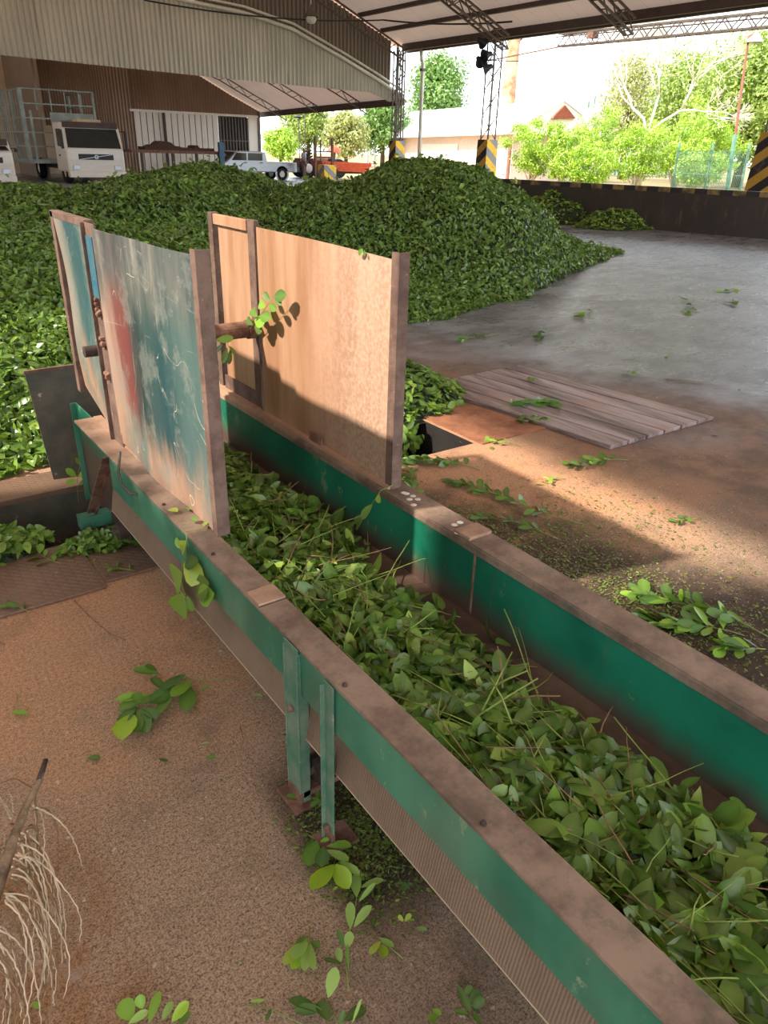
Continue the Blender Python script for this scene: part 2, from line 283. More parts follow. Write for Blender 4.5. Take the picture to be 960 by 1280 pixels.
# ------------------------------------------------------------------ mesh builder
class MB:
    def __init__(s): s.v = []; s.f = []; s.mi = []
    def add(s, v, f, mi=0):
        o = len(s.v); s.v += [tuple(map(float, p)) for p in v]; s.f += [tuple(i + o for i in q) for q in f]; s.mi += [mi] * len(f); return s
    def box(s, a, b, mi=0, M4=None):
        (x0, y0, z0), (x1, y1, z1) = a, b
        v = [(x0, y0, z0), (x1, y0, z0), (x1, y1, z0), (x0, y1, z0), (x0, y0, z1), (x1, y0, z1), (x1, y1, z1), (x0, y1, z1)]
        if M4 is not None: v = [tuple(M4 @ Vector(p)) for p in v]
        return s.add(v, [(3, 2, 1, 0), (4, 5, 6, 7), (0, 1, 5, 4), (1, 2, 6, 5), (2, 3, 7, 6), (3, 0, 4, 7)], mi)
    def bar(s, p, q, w, h=None, mi=0, up=(0, 0, 1)):
        h = h or w; p = Vector(p); q = Vector(q); d = (q - p).normalized(); u = Vector(up)
        if abs(d.dot(u)) > .97: u = Vector((1, 0, 0)) if abs(d.x) < .9 else Vector((0, 1, 0))
        sx = d.cross(u).normalized(); uu = sx.cross(d)
        v = [c + sx * a * w / 2 + uu * b * h / 2 for c in (p, q) for a, b in ((-1, -1), (1, -1), (1, 1), (-1, 1))]
        return s.add(v, [(0, 1, 2, 3), (7, 6, 5, 4), (0, 4, 5, 1), (1, 5, 6, 2), (2, 6, 7, 3), (3, 7, 4, 0)], mi)
    def tube(s, pts, r, n=8, mi=0, cap=True):
        pts = [Vector(p) for p in pts]; rs = r if isinstance(r, (list, tuple)) else [r] * len(pts); o = len(s.v); V = []; Fc = []
        u = None
        for i, p in enumerate(pts):
            d = (pts[min(i + 1, len(pts) - 1)] - pts[max(i - 1, 0)]).normalized()
            if u is None: u = d.orthogonal().normalized()
            u = (u - d * u.dot(d)).normalized(); w_ = d.cross(u)
            for k in range(n):
                a = 2 * math.pi * k / n; V.append(p + (u * math.cos(a) + w_ * math.sin(a)) * rs[i])
        for i in range(len(pts) - 1):
            for k in range(n):
                a, b = i * n + k, i * n + (k + 1) % n; Fc.append((a, b, b + n, a + n))
        if cap: Fc.append(tuple(range(n - 1, -1, -1))); Fc.append(tuple((len(pts) - 1) * n + k for k in range(n)))
        return s.add(V, Fc, mi)
    def prism(s, poly, d, mi=0):
        """poly: 3-D points of a flat outline, extruded by vector d"""
        n = len(poly); a = [Vector(p) for p in poly]; b = [p + Vector(d) for p in a]
        return s.add(a + b, [tuple(range(n - 1, -1, -1)), tuple(range(n, 2 * n))] + [(i, (i + 1) % n, (i + 1) % n + n, i + n) for i in range(n)], mi)
    def lathe(s, prof, c=(0, 0, 0), n=20, mi=0, M4=None):
        V = []; Fc = []
        for r, z in prof:
            for k in range(n):
                a = 2 * math.pi * k / n; p = Vector((c[0] + r * math.cos(a), c[1] + r * math.sin(a), c[2] + z)); V.append(M4 @ p if M4 is not None else p)
        for i in range(len(prof) - 1):
            for k in range(n): a, b = i * n + k, i * n + (k + 1) % n; Fc.append((a, b, b + n, a + n))
        return s.add(V, Fc, mi)
    def wheel(s, c, r, wd, axis='x', mi=0):
        R = Matrix.Translation(c) @ (Matrix.Rotation(math.pi / 2, 4, 'Y') if axis == 'x' else Matrix.Rotation(math.pi / 2, 4, 'X'))
        return s.lathe([(r * .3, -wd * .3), (r * .55, -wd * .35), (r * .62, -wd / 2), (r * .93, -wd / 2), (r, -wd * .3), (r, wd * .3), (r * .93, wd / 2), (r * .62, wd / 2), (r * .55, wd * .35), (r * .3, wd * .3)], n=22, mi=mi, M4=R)
    def build(s, name, mats, parent=None, bevel=0., smooth=False, org=None):
        me = bpy.data.meshes.new(name); v = s.v
        if org is None and parent is not None: org = wloc(parent)
        if org is not None: v = [(p[0] - org[0], p[1] - org[1], p[2] - org[2]) for p in v]
        me.from_pydata(v, [], s.f)
        for m in (mats if isinstance(mats, (list, tuple)) else [mats]): me.materials.append(m)
        me.polygons.foreach_set('material_index', s.mi)
        if smooth: me.polygons.foreach_set('use_smooth', [True] * len(s.f))
        me.update(); o = bpy.data.objects.new(name, me); C.objects.link(o)
        if parent is not None: o.parent = parent
        elif org is not None: o.location = org
        if bevel:
            b = o.modifiers.new('bevel', 'BEVEL'); b.width = bevel; b.segments = 2; b.limit_method = 'ANGLE'; b.angle_limit = .7
        return o

def wloc(o):
    p = Vector((0, 0, 0))
    while o is not None: p = p + o.location; o = o.parent
    return p
def tag(o, label, cat, group=None, kind=None):
    o['label'] = label; o['category'] = cat
    if group: o['group'] = group
    if kind: o['kind'] = kind
    return o
def thing(name, label, cat, loc=(0, 0, 0), group=None):
    o = bpy.data.objects.new(name, None); C.objects.link(o); o.location = tuple(map(float, loc)); o.empty_display_size = .1
    return tag(o, label, cat, group)
def struct(name, mb, mat, **k):
    o = mb.build(name, mat, **k); o['kind'] = 'structure'; return o
def setloc(o, loc, rz=0): o.location = loc; o.rotation_euler = (0, 0, rz); return o
def copy_tree(o, parent=None):
    c = o.copy(); C.objects.link(c); c.parent = parent
    for ch in list(o.children): copy_tree(ch, c)
    return c

# ------------------------------------------------------------------ leaves
_T = {'fine': ([0, .18, .42, .7, .9, 1], [0, .48, .9, 1., .62, 0]), 'mid': ([0, .3, .72, 1], [0, .75, 1., 0])}
def leaf_template(q):
    t, w_ = _T[q]; V = [(0, 0)]; 
    for a, b in zip(t[1:-1], w_[1:-1]): V += [(a, -b), (a, 0), (a, b)]
    V.append((1, 0)); k = len(t) - 2; Fc = [(0, 2, 1), (0, 3, 2)]
    for i in range(k - 1):
        a = 1 + 3 * i; Fc += [(a, a + 1, a + 4, a + 3), (a + 1, a + 2, a + 5, a + 4)]
    a = 1 + 3 * (k - 1); e = len(V) - 1; Fc += [(a, a + 1, e), (a + 1, a + 2, e)]
    return np.array(V), Fc
def norm(a): return a / np.maximum(np.linalg.norm(a, axis=-1, keepdims=True), 1e-9)

class Leaves:
    def __init__(s, q='fine'): s.q = q; s.L = []
    def add(s, P, D, N, L, W, col, fold=.18, bend=.12):
        P = np.atleast_2d(P).astype(float); n = len(P); D = norm(np.broadcast_to(D, (n, 3)).astype(float)); N = np.broadcast_to(N, (n, 3)).astype(float)
        S = norm(np.cross(N, D)); N = np.cross(D, S)
        bc = lambda a: np.broadcast_to(np.asarray(a, float), (n,))
        s.L.append((P, D, S, N, bc(L), bc(W), np.broadcast_to(col, (n, 3)), bc(fold), bc(bend))); return s
    def arrays(s):
        T, Fc = leaf_template(s.q); P, D, S, N, L, W, Cc, fo, be = [np.concatenate(a) for a in zip(*s.L)]
        n = len(P); t = T[:, 0][None, :, None]; sd = T[:, 1][None, :, None]
        L_, W_, fo, be = [a[:, None, None] for a in (L, W, fo, be)]
        V = P[:, None] + D[:, None] * (t * L_ * (1 - .25 * be * t)) + S[:, None] * (sd * W_ / 2) + N[:, None] * (fo * np.abs(sd) * W_ / 2 - be * t * t * L_)
        col = np.broadcast_to(Cc[:, None], (n, len(T), 3)).copy(); mid = (T[:, 1] == 0); col[:, mid] = col[:, mid] * .8 + .2 * np.array(lin((170, 196, 110)))
        return V.reshape(-1, 3), col.reshape(-1, 3), Fc, len(T), n
    def build(s, name, parent=None, extra=None, org=None, mat=None):
        """extra: MB of stems -> second material slot"""
        V, col, Fc, k, n = s.arrays()
        if org is None and parent is not None: org = wloc(parent)
        if org is not None: V = V - np.array(org)
        quads = np.array([f for f in Fc if len(f) == 4]).reshape(-1, 4); tris = np.array([f for f in Fc if len(f) == 3]).reshape(-1, 3)
        off = (np.arange(n) * k)[:, None, None]
        tf = (tris[None] + off).reshape(-1); qf = (quads[None] + off).reshape(-1)
        nt = n * len(tris); nq = n * len(quads)
        ev = np.zeros((0, 3)); ef = []
        if extra is not None and extra.v:
            ev = np.array(extra.v) - (np.array(org) if org is not None else 0); ef = [tuple(i + len(V) for i in f) for f in extra.f]
        el = np.array([i for f in ef for i in f], dtype=np.int64); en = np.array([len(f) for f in ef], dtype=np.int64)
        loops = np.concatenate([tf, qf, el]).astype(np.int32)
        tot = np.concatenate([np.full(nt, 3), np.full(nq, 4), en]).astype(np.int64); start = np.concatenate([[0], np.cumsum(tot)[:-1]]).astype(np.int32)
        me = bpy.data.meshes.new(name); AV = np.concatenate([V, ev]); me.vertices.add(len(AV)); me.vertices.foreach_set('co', AV.astype(np.float32).ravel())
        me.loops.add(len(loops)); me.loops.foreach_set('vertex_index', loops); me.polygons.add(len(tot)); me.polygons.foreach_set('loop_start', start)
        me.update(calc_edges=True)
        me.materials.append(mat or M['leaf'])
        if len(ef): me.materials.append(M['stem'])
        mi = np.zeros(len(tot), np.int32); 
        if len(ef): mi[-len(ef):] = 1 + (np.array(extra.mi) if any(extra.mi) else 0)
        if len(ef) and any(extra.mi): me.materials.append(M['twig'])
        me.polygons.foreach_set('material_index', mi); me.polygons.foreach_set('use_smooth', np.ones(len(tot), bool))
        at = me.color_attributes.new('Col', 'FLOAT_COLOR', 'POINT'); ca = np.ones((len(AV), 4), np.float32); ca[:len(col), :3] = col
        at.data.foreach_set('color', ca.ravel()); me.validate(); me.update()
        o = bpy.data.objects.new(name, me); C.objects.link(o)
        if parent is not None: o.parent = parent
        elif org is not None: o.location = tuple(map(float, org))
        return o

PAL = np.array([lin(c) for c in [(28, 50, 22), (40, 70, 28), (62, 96, 34), (92, 126, 44), (126, 156, 58), (164, 188, 84)]])
def leafcol(rng, n, bias=0., pal=PAL):
    x = np.clip(rng.beta(2, 2.2, n) + bias, 0, .999) * (len(pal) - 1); i = x.astype(int); f = (x - i)[:, None]
    return (pal[i] * (1 - f) + pal[np.minimum(i + 1, len(pal) - 1)] * f) * rng.uniform(.6, 1.3, (n, 1))
def randdir(rng, n, N, spread):
    """normals scattered about N, and a random in-plane direction"""
    N = norm(np.broadcast_to(N, (n, 3)) + rng.normal(0, spread, (n, 3))); R = rng.normal(0, 1, (n, 3)); D = norm(R - N * (R * N).sum(1, keepdims=True)); return N, D

# ================================================================== THE SETTING
# pit opening X -1.2..3.05, Y 3.2..3.8
PX0, PX1, PY0, PY1 = -1.2, 3.05, 3.2, 3.78
fx0, fx1, fy0, fy1 = -14., 25.9, -14., 50.
b = MB()
for (x0, x1, y0, y1) in [(fx0, fx1, fy0, PY0), (fx0, fx1, PY1, fy1), (fx0, PX0, PY0, PY1), (PX1, fx1, PY0, PY1)]:
    b.add([(x0, y0, 0), (x1, y0, 0), (x1, y1, 0), (x0, y1, 0)], [(0, 1, 2, 3)])
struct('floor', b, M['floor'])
b = MB(); d = -.9
b.add([(PX0, PY0, 0), (PX1, PY0, 0), (PX1, PY1, 0), (PX0, PY1, 0), (PX0, PY0, d), (PX1, PY0, d), (PX1, PY1, d), (PX0, PY1, d)], [(0, 4, 5, 1), (1, 5, 6, 2), (2, 6, 7, 3), (3, 7, 4, 0), (4, 7, 6, 5)])
struct('trim_1', b, M['pit'])
b = MB(); a_, e_ = -160, 260
for (x0, x1, y0, y1) in [(a_, e_, a_, fy0), (a_, e_, fy1, e_), (a_, fx0, fy0, fy1), (fx1, e_, fy0, fy1)]:
    b.add([(x0, y0, -.03), (x1, y0, -.03), (x1, y1, -.03), (x0, y1, -.03)], [(0, 1, 2, 3)])
struct('ground', b, M['ground'])

# main shed roof: gable, eaves X -3 and X 25.6, ridge X 11.3
ZE, SL, XR, XL, XE = 6.42, .38, 11.3, -3.0, 25.7
zr = lambda x: ZE + SL * ((XE - x) if x > XR else (x - XL))
b = MB()
for x0, x1 in ((XE + .25, XR), (XL - .2, XR)):
    z0, z1 = ZE - SL * abs(x0 - (XE if x0 > XR else XL)), zr(XR)
    b.add([(x0, -10, z0), (x1, -10, z1), (x1, 35.3, z1), (x0, 35.3, z0)], [(0, 1, 2, 3)])
struct('ceiling', b, M['ceil'])
tn = 2
for i, x in enumerate([XE, 24.35, 23.05, 21.7, 20.3, 18.9]):      # eave beam and purlins
    h = .3 if i == 0 else .16
    b = MB().box((x - .09, -6, zr(x) - h - .02), (x + .09, 34.4, zr(x) - .02)); struct('trim_%d' % tn, b, M['beam']); tn += 1
b = MB().box((XE + .2, -6, ZE - .38), (XE + .34, 34.4, ZE - .2)); struct('trim_%d' % tn, b, M['truss']); tn += 1
def lattice(b, A, B, up, depth, step, r=.03, r2=.015, wide=0., side=(0, 1, 0)):
    A, B, up = Vector(A), Vector(B), Vector(up); n = max(2, int((B - A).length / step)); sd = Vector(side) * wide / 2
    for s_ in ((-1, 1) if wide else (0,)):
        o = sd * s_
        b.bar(A + o, B + o, r * 2); b.bar(A + up * depth + o, B + up * depth + o, r * 2)
        for i in range(n):
            p = A.lerp(B, i / n) + o; q = A.lerp(B, (i + 1) / n) + o
            if i % 2: p, q = q, p
            b.bar(p, q + up * depth, r2 * 2)
    if wide:
        for i in range(n + 1):
            p = A.lerp(B, i / n); b.bar(p - sd, p + sd, r2 * 2); p = p + up * depth; b.bar(p - sd, p + sd, r2 * 2)
for y in (34.0, 26.9, 20.5):
    b = MB(); lattice(b, (XE - .2, y, ZE - .78), (12, y, zr(12) - .7), (0, 0, 1), .5, .55, .035, .018, .35 if y < 30 else .0)
    struct('trim_%d' % tn, b, M['truss']); tn += 1
# low wall along the paved yard, striped along its top edge
wa, wb_ = Vector(G(633, 272)), Vector(G(960, 299)); dirw = (wb_ - wa).normalized(); wa2 = wa - dirw * 3; wb2 = wb_ + dirw * 10; nw = Vector((-dirw.y, dirw.x, 0)) * -1
if nw.x < 0: nw = -nw
b = MB(); b.prism([wa2, wb2, wb2 + nw * .2, wa2 + nw * .2], (0, 0, 1.0)); struct('wall_right', b, M['lowwall'])
b = MB(); b.prism([wa2 - nw * .012 + Vector((0, 0, .9)), wb2 - nw * .012 + Vector((0, 0, .9)), wb2 + nw * .21 + Vector((0, 0, .9)), wa2 + nw * .21 + Vector((0, 0, .9))], (0, 0, .115)); struct('trim_%d' % tn, b, M['edge']); tn += 1

def corr(name, y, x0, x1, zlo, zhi, mat, per=.21, amp=.065, axis='x'):
    b = MB(); n = int((x1 - x0) / per * 4); V = []
    for i in range(n + 1):
        x = x0 + (x1 - x0) * i / n; o = amp * math.sin(2 * math.pi * (x - x0) / per)
        for z in (zlo(x), zhi(x)): V.append((x, y + o, z) if axis == 'x' else (y + o, x, z))
    b.add(V, [(2 * i, 2 * i + 2, 2 * i + 3, 2 * i + 1) for i in range(n)]); return struct(name, b, mat, smooth=False)
# unseen left wall of the shed: its extent and openings are shaped to cut the sun patch
corr('wall_left', XL, -1.2, 2.95, lambda x: 0., lambda x: ZE - .1, M['corr_light'], axis='y')
corr('wall_sunblock', XL + .16, 2.5, 4.8, lambda x: 0., lambda x: 3.95, M['corr_light'], axis='y')  # low section added out of view to keep sun off the left floor
b = MB().box((XL - .06, -10, 5.98), (XL + .06, 34, ZE + .05)); struct('trim_%d' % tn, b, M['beam']); tn += 1  # unseen beam added to trim the edge of the sun patch
corr('wall_left.001', XL, 6.9, 34, lambda x: 0., lambda x: ZE - .1, M['corr_light'], .2, axis='y')
# second, round-roofed shed behind: front facade, arch, gable wall above it
FA = [(-4, 3.2), (2, 5.2), (8, 6.6), (12.5, 7.1), (14.2, 6.95), (17, 6.8), (19.4, 6.42), (22.0, 5.55), (24.2, 4.75), (25.7, 4.12), (26.2, 3.9)]
BA = [(-4, 3.0), (2, 5.0), (8, 6.2), (12.5, 6.6), (14.2, 6.5), (16, 6.3), (18, 5.85), (19.9, 5.32), (22, 4.35), (23.8, 3.6), (24.2, 3.4)]
arc = lambda P, x: float(np.interp(x, [p[0] for p in P], [p[1] for p in P]))
flo = lambda x: float(np.interp(x, [-4, 6.9, 18.1, 23.8, 25, 25.6], [4.6, 4.46, 4.26, 4.21, 3.86, 3.95]))
corr('wall_back', 34.5, -2.9, 25.55, flo, lambda x: max(flo(x) + .02, arc(FA, x) - .05 if x > 12.5 else 8.), M['corr_light'])
corr('wall_back.001', 34.9, 12.5, 25.3, lambda x: arc(FA, x) - .1, lambda x: zr(x) - .05, M['corr_dark'])
b = MB(); n = len(FA)
V = [(x, 34.45, z) for x, z in FA] + [(x, 47.2, z) for x, z in BA]; 
b.add(V, [(i, i + 1, n + i + 1, n + i) for i in range(n - 1)]); struct('ceiling.001', b, M['ceil'])
b = MB(); b.tube([(x, 34.3, z) for x, z in FA[2:-1]], .075, 8); b.tube([(x, 34.22, z + .2) for x, z in FA[2:-1]], .05, 6); struct('trim_%d' % tn, b, M['gutter'], smooth=True); tn += 1
b = MB().bar((25.75, 34.3, 3.9), (24.0, 47, 3.45), .12, .32); struct('trim_%d' % tn, b, M['beam']); tn += 1
for y in (37.5, 41, 44.5):
    f = (y - 34.5) / 12.7; b = MB()
    for (x0, z0), (x1, z1) in zip([(a[0] * (1 - f) + c[0] * f, a[1] * (1 - f) + c[1] * f) for a, c in zip(FA[4:], BA[4:])], [(a[0] * (1 - f) + c[0] * f, a[1] * (1 - f) + c[1] * f) for a, c in zip(FA[5:], BA[5:])]):
        lattice(b, (x0, y, z0 - .4), (x1, y, z1 - .4), (0, 0, 1), .32, .4, .025, .014)
    struct('trim_%d' % tn, b, M['truss']); tn += 1
# its rear wall: brown sheet above, white panelled doors, dark opening, corner post
corr('wall_back.002', 46.5, 15.2, 23.75, lambda x: 3.3, lambda x: arc(BA, x), M['corr_brown'], .18)
corr('wall_back.003', 46.4, 12.9, 15.9, lambda x: 0, lambda x: arc(BA, x), M['corr_brown'], .18)
corr('wall_back.004', 42.5, 10.2, 13.3, lambda x: 2.3, lambda x: 6.6, M['corr_brown'], .13)
b = MB().box((-3, 47.0, 0), (13.1, 47.1, 6.6)); struct('wall_back.005', b, M['tan'])
b = MB().box((9.6, 41, 0), (9.7, 47, 6.6)); struct('wall_left.002', b, M['corr_dark'])
t = thing('panelled_door', 'wide white vertically panelled sliding door under brown sheet wall', 'door', (18.4, 46.45, 0))
for i in range(14):
    x0 = 15.9 + i * .363; MB().box((x0 + .03, 46.4, 0), (x0 + .345, 46.46, 3.26)).build('door_panel', M['corr_white'], t)
MB().box((15.8, 46.46, 0), (21.0, 46.5, 3.28)).build('door_backing', M['beam'], t)
MB().box((15.7, 46.32, 3.24), (23.8, 46.4, 3.36)).build('door_track', M['whitep'], t)
MB().bar((17.6, 46.3, 0), (17.6, 46.3, 3.25), .1).build('door_post', M['beam'], t)
t = thing('barred_opening', 'dark opening with grey vertical bars right of the white panelled door', 'gate', (22, 46.45, 0))
MB().box((21.05, 46.5, 0), (22.95, 46.56, 3.25)).build('backing', M['black'], t)
b = MB(); [b.box((21.1 + i * .2, 46.42, 0), (21.16 + i * .2, 46.46, 3.2)) for i in range(10)]; b.box((21.05, 46.4, 1.9), (22.95, 46.44, 1.96)); b.build('bars', M['truss'], t)
b = MB().box((22.98, 46.4, 0), (23.6, 46.5, 3.24)); struct('wall_back.006', b, M['corr_white'])
b = MB().box((23.62, 46.3, 0), (23.74, 46.45, 3.6)); struct('trim_%d' % tn, b, M['truss']); tn += 1

# ================================================================== BELT CONVEYOR (axis along Y)
conv = thing('belt_conveyor', 'long green and brown belt conveyor trough loaded with cut leafy branches', 'conveyor', (1.1, 1.3, 0))
Y0, YJ = -1.2, 1.53
XLo, XLi, XRi, XRo, ZT = .718, .803, 1.445, 1.548, .54
# left rail: folded channel, top flange over a green web
r = MB()
r.prism([(XLo, 0, ZT), (XLi, 0, ZT), (XLi, 0, ZT - .012), (XLo, 0, ZT - .012)], (0, 3.31, 0))
r.box((XLo, Y0, ZT - .012), (XLi, 0, ZT)); rail = r.build('side_rail', M['rail'], conv, bevel=.003)
MB().box((XLo + .002, YJ, ZT), (XLi - .001, YJ + .075, ZT + .008)).build('joint_cover', M['joint'], rail, bevel=.001); MB().box((XLo + .001, YJ - .004, ZT), (XLi, YJ, ZT + .001)).build('joint_gap', M['dark'], rail)
for y in (1.86, 2.27, 1.13, .66): MB().lathe([(0, .008), (.005, .006), (.007, 0)], (XLo + .018, y, ZT), 8).build('bolt', M['dark'], rail)
MB().box((XLo + .002, Y0, .392), (XLo + .008, 2.83, ZT - .012)).build('outer_web', M['green'], conv)
MB().box((XLi - .006, Y0, .14), (XLi, 2.98, ZT - .012)).build('inner_wall', M['wgreen'], conv)
MB().box((XLo + .008, Y0, .385), (XLo + .05, 2.83, .392)).build('lower_flange', M['green'], conv)
# right rail
b = MB().box((XRi, Y0, ZT - .012), (XRo, 3.55, ZT)); b.box((XRi - .004, Y0, ZT - .03), (XRi, 3.55, ZT - .004)); rr = b.build('side_rail', M['rail'], conv, bevel=.003)
MB().box((XRi + .002, YJ - .03, ZT), (XRo - .004, YJ + .045, ZT + .012)).build('joint_cover', M['joint'], rr, bevel=.002)
MB().box((XRi, Y0, .15), (XRi + .008, 3.8, ZT - .012)).build('inner_wall', M['wgreen'], conv)
MB().box((XRo - .008, Y0, .1), (XRo, 3.55, ZT - .012)).build('outer_web', M['green'], conv)
b = MB(); b.box((XRi - .003, YJ - .07, .29), (XRi, YJ - .062, ZT - .03)); b.build('seam', M['rust'], conv)
# pointed end of right wall
b = MB(); b.prism([(XRi, 3.55, ZT), (XRi, 3.7, ZT + .02), (XRi, 3.95, ZT + .08), (XRi, 3.95, .1), (XRi, 3.55, .1)], (.05, 0, 0)); b.build('end_plate', M['grayplate'], conv)
MB().box((XLi, Y0, .262), (XRi, 3.4, .28)).build('trough_floor', M['pan'], conv)
# return belt below and its rollers
b = MB().box((.81, Y0, .175), (1.44, 3.1, .185)); b.build('return_belt', M['belt'], conv)
sk = MB().prism([(.762, Y0, .405), (.768, Y0, .405), (.737, Y0, .240), (.731, Y0, .240)], (0, 4.15, 0)).build('belt_skirt', M['belt'], conv)
MB().box((.7305, Y0, .2375), (.7375, 2.95, .2415)).build('frayed_edge', M['tan'], sk)
for y in (1.33, 3.02, -.4):
    b = MB(); b.tube([(.76, y, .1), (1.48, y, .1)], .04, 14); ro = b.build('return_roller', M['dark'], conv, smooth=False)
    b = MB(); b.tube([(.80, y, .1), (.74, y, .1)], .014, 10); b.build('roller_axle', M['truss'], ro)
# legs: channel leg with foot plate, thin flat leg behind
def leg(xf, y0, y1, foot_label=None, thin=False):
    b = MB()
    if not thin:
        b.box((xf, y0, .012), (xf + .004, y1, .535)); b.box((xf - .004, y0, .012), (xf + .03, y0 + .004, .52)); b.box((xf - .004, y1 - .004, .012), (xf + .03, y1, .52))
    else:
        b.box((xf, y0, .012), (xf + .005, y1, .53)); b.box((xf - .012, y1 - .004, .012), (xf + .02, y1, .52))
    l = b.build('leg', M['wornleg'], conv, bevel=.0015)
    b = MB().box((xf - .03, y0 - .02, 0), (xf + .07, y1 + .02, .012)); b.box((xf - .004, y0 - .002, .012), (xf + .006, y1 + .002, .05)); b.build('foot_plate', M['rust'], l, bevel=.002)
    b = MB().lathe([(0, .012), (.008, .01), (.01, 0)], (0, 0, 0), 8, M4=Matrix.Translation((xf - .003, (y0 + y1) / 2, .33 if not thin else .06)) @ Matrix.Rotation(-math.pi / 2, 4, 'Y')); b.build('bolt', M['rust'], l)
leg(.712, 1.31, 1.38); leg(.712, 1.145, 1.185, thin=True)
for y in (1.31, -.7): b = MB().box((.72, y, .03), (1.53, y + .04, .05)); b.build('cross_member', M['rust'], conv)
b = MB().box((XRo, 1.31, 0), (XRo + .006, 1.38, .5)); b.build('leg', M['green'], conv)
b = MB().box((XRo, 3.0, 0), (XRo + .006, 3.07, .5)); b.build('leg', M['green'], conv)
b = MB().box((.712, -.75, 0), (.718, -.68, .5)); b.build('leg', M['green'], conv)
# tail end: green end plate, slanting brace, sill, conduit
b = MB().box((.80, 2.985, .05), (.806, 3.6, .526)); b.build('tail_plate', M['wgreen'], conv)
b = MB().box((.776, 3.6, .02), (.806, 3.606, .526)); b.build('tail_edge', M['green'], conv)
b = MB().bar((.735, 2.84, .525), (.735, 3.27, .10), .03, .012, up=(1, 0, 0)); b.bar((.72, 2.84, .525), (.72, 3.27, .10), .005, .042, up=(1, 0, 0)); b.build('slanting_brace', M['rust'], conv)
b = MB().box((.66, 3.25, .03), (1.5, 3.31, .09)); b.build('tail_sill', M['green'], conv)
b = MB().tube([PX(150, 565, .70), PX(148, 590, .69), PX(152, 606, .69), PX(163, 617, .70), PX(172, 617, .72)], .005, 6); b.build('conduit', M['truss'], conv, smooth=True)

# guide boards
def sheet_grid(xf, y0, y1, z0f, z1f, ny=24, nz=24, th=.004):
    b = MB(); V = []; 
    for s_ in (0, 1):
        for j in range(nz + 1):
            for i in range(ny + 1):
                u, v_ = i / ny, j / nz; y = y0 + (y1 - y0) * u; z = z0f(u) + (z1f(u) - z0f(u)) * v_; V.append((xf(u, v_) + s_ * th, y, z))
    n = (ny + 1); o = n * (nz + 1); Fc = []
    for j in range(nz):
        for i in range(ny): a = j * n + i; Fc += [(a, a + n, a + n + 1, a + 1), (o + a, o + a + 1, o + a + n + 1, o + a + n)]
    for i in range(ny): Fc += [(i, i + 1, o + i + 1, o + i), (nz * n + i, o + nz * n + i, o + nz * n + i + 1, nz * n + i + 1)]
    for j in range(nz): Fc += [(j * n, o + j * n, o + (j + 1) * n, (j + 1) * n), (j * n + ny, (j + 1) * n + ny, o + (j + 1) * n + ny, o + j * n + ny)]
    b.add(V, Fc); return b
lb = thing('guide_board', '', 'x'); del lb['label']; del lb['category']; lb.parent = conv; lb.location = (0, 0, 0)
lb['label'] = 'left guide board faced with worn teal, red and white painted sheet'
S_ = M['sheet']
# sheets keep world-like object coordinates: build them around the world origin through org
def board_part(mb, name, mat, par, **k):
    o = mb.build(name, mat, par, org=(0, 0, 0), **k); o.location = -wloc(par); return o
sh = sheet_grid(lambda u, v: .795 - .012 * math.sin(u * 3.14) + .006 * math.sin(u * 9 + v * 3) - .012 * max(0, u - .85) * (1 - v), 1.985, 2.88, lambda u: .548 + .012 * u, lambda u: 1.385 - .012 * u)
board_part(sh, 'painted_sheet', S_, lb)
sh = sheet_grid(lambda u, v: .80 + .02 * (1 - v) * u - .006 * math.sin(v * 7), 2.99, 3.44, lambda u: .56 + .09 * u, lambda u: 1.37 - .0 * u, 10, 24)
board_part(sh, 'painted_sheet', m_paintsheet(True), lb)
board_part(MB().box((.7935, 1.955, ZT), (.836, 1.9605, 1.40)).box((.7935, 1.961, ZT), (.799, 1.99, 1.40)), 'end_post', M['post'], lb)
mp = board_part(MB().box((.795, 2.87, ZT), (.801, 2.99, 1.385)).box((.78, 2.985, ZT), (.80, 2.991, 1.385)), 'middle_post', M['post'], lb, bevel=.001)
board_part(MB().box((.792, 2.905, 1.12), (.7945, 2.985, 1.34)), 'blue_patch', M['bluep'], mp)
rng = np.random.RandomState(3)
for z in (1.09, .955, .83):
    b = MB(); 
    for q in range(6): b.lathe([(0, .02), (.009, .016), (.012, 0)], (0, 0, 0), 6, M4=Matrix.Translation((.795, 2.93 + rng.uniform(-.012, .012), z + rng.uniform(-.03, .03))) @ Matrix.Rotation(-math.pi / 2 + rng.uniform(-.5, .5), 4, 'Y'))
    board_part(b, 'rusted_bolt', M['rust'], mp)
board_part(MB().box((.795, 2.99, 1.365), (.83, 3.48, 1.392)), 'top_bar', M['post'], lb, bevel=.002)
board_part(MB().box((.795, 3.44, .62), (.835, 3.485, 1.39)), 'end_post', M['post'], lb, bevel=.002)
board_part(MB().box((.80, 1.96, ZT), (.835, 3.3, ZT + .006)), 'base_angle', M['rail'], lb)
rb = bpy.data.objects.new('guide_board', None); C.objects.link(rb); rb.parent = conv
rb['label'] = 'right guide board of warm bare plywood in a brown steel frame'
sh = sheet_grid(lambda u, v: 1.478 + .014 * math.sin(u * 3.14), 1.985, 2.96, lambda u: .549, lambda u: 1.335 + .015 * u)
board_part(sh, 'plywood_sheet', M['ply'], rb)
sh = sheet_grid(lambda u, v: 1.495 + .0 * u, 3.05, 3.38 + .0, lambda u: .60, lambda u: 1.33, 6, 10)
board_part(sh, 'plywood_sheet', M['ply'], rb)
board_part(MB().box((1.472, 1.961, ZT), (1.478, 1.995, 1.36)).box((1.472, 1.955, ZT), (1.515, 1.9605, 1.36)), 'end_post', M['post'], rb)
board_part(MB().box((1.486, 2.96, ZT), (1.49, 3.06, 1.375)).box((1.47, 2.965, ZT), (1.488, 2.97, 1.375)), 'middle_post', M['post'], rb, bevel=.001)
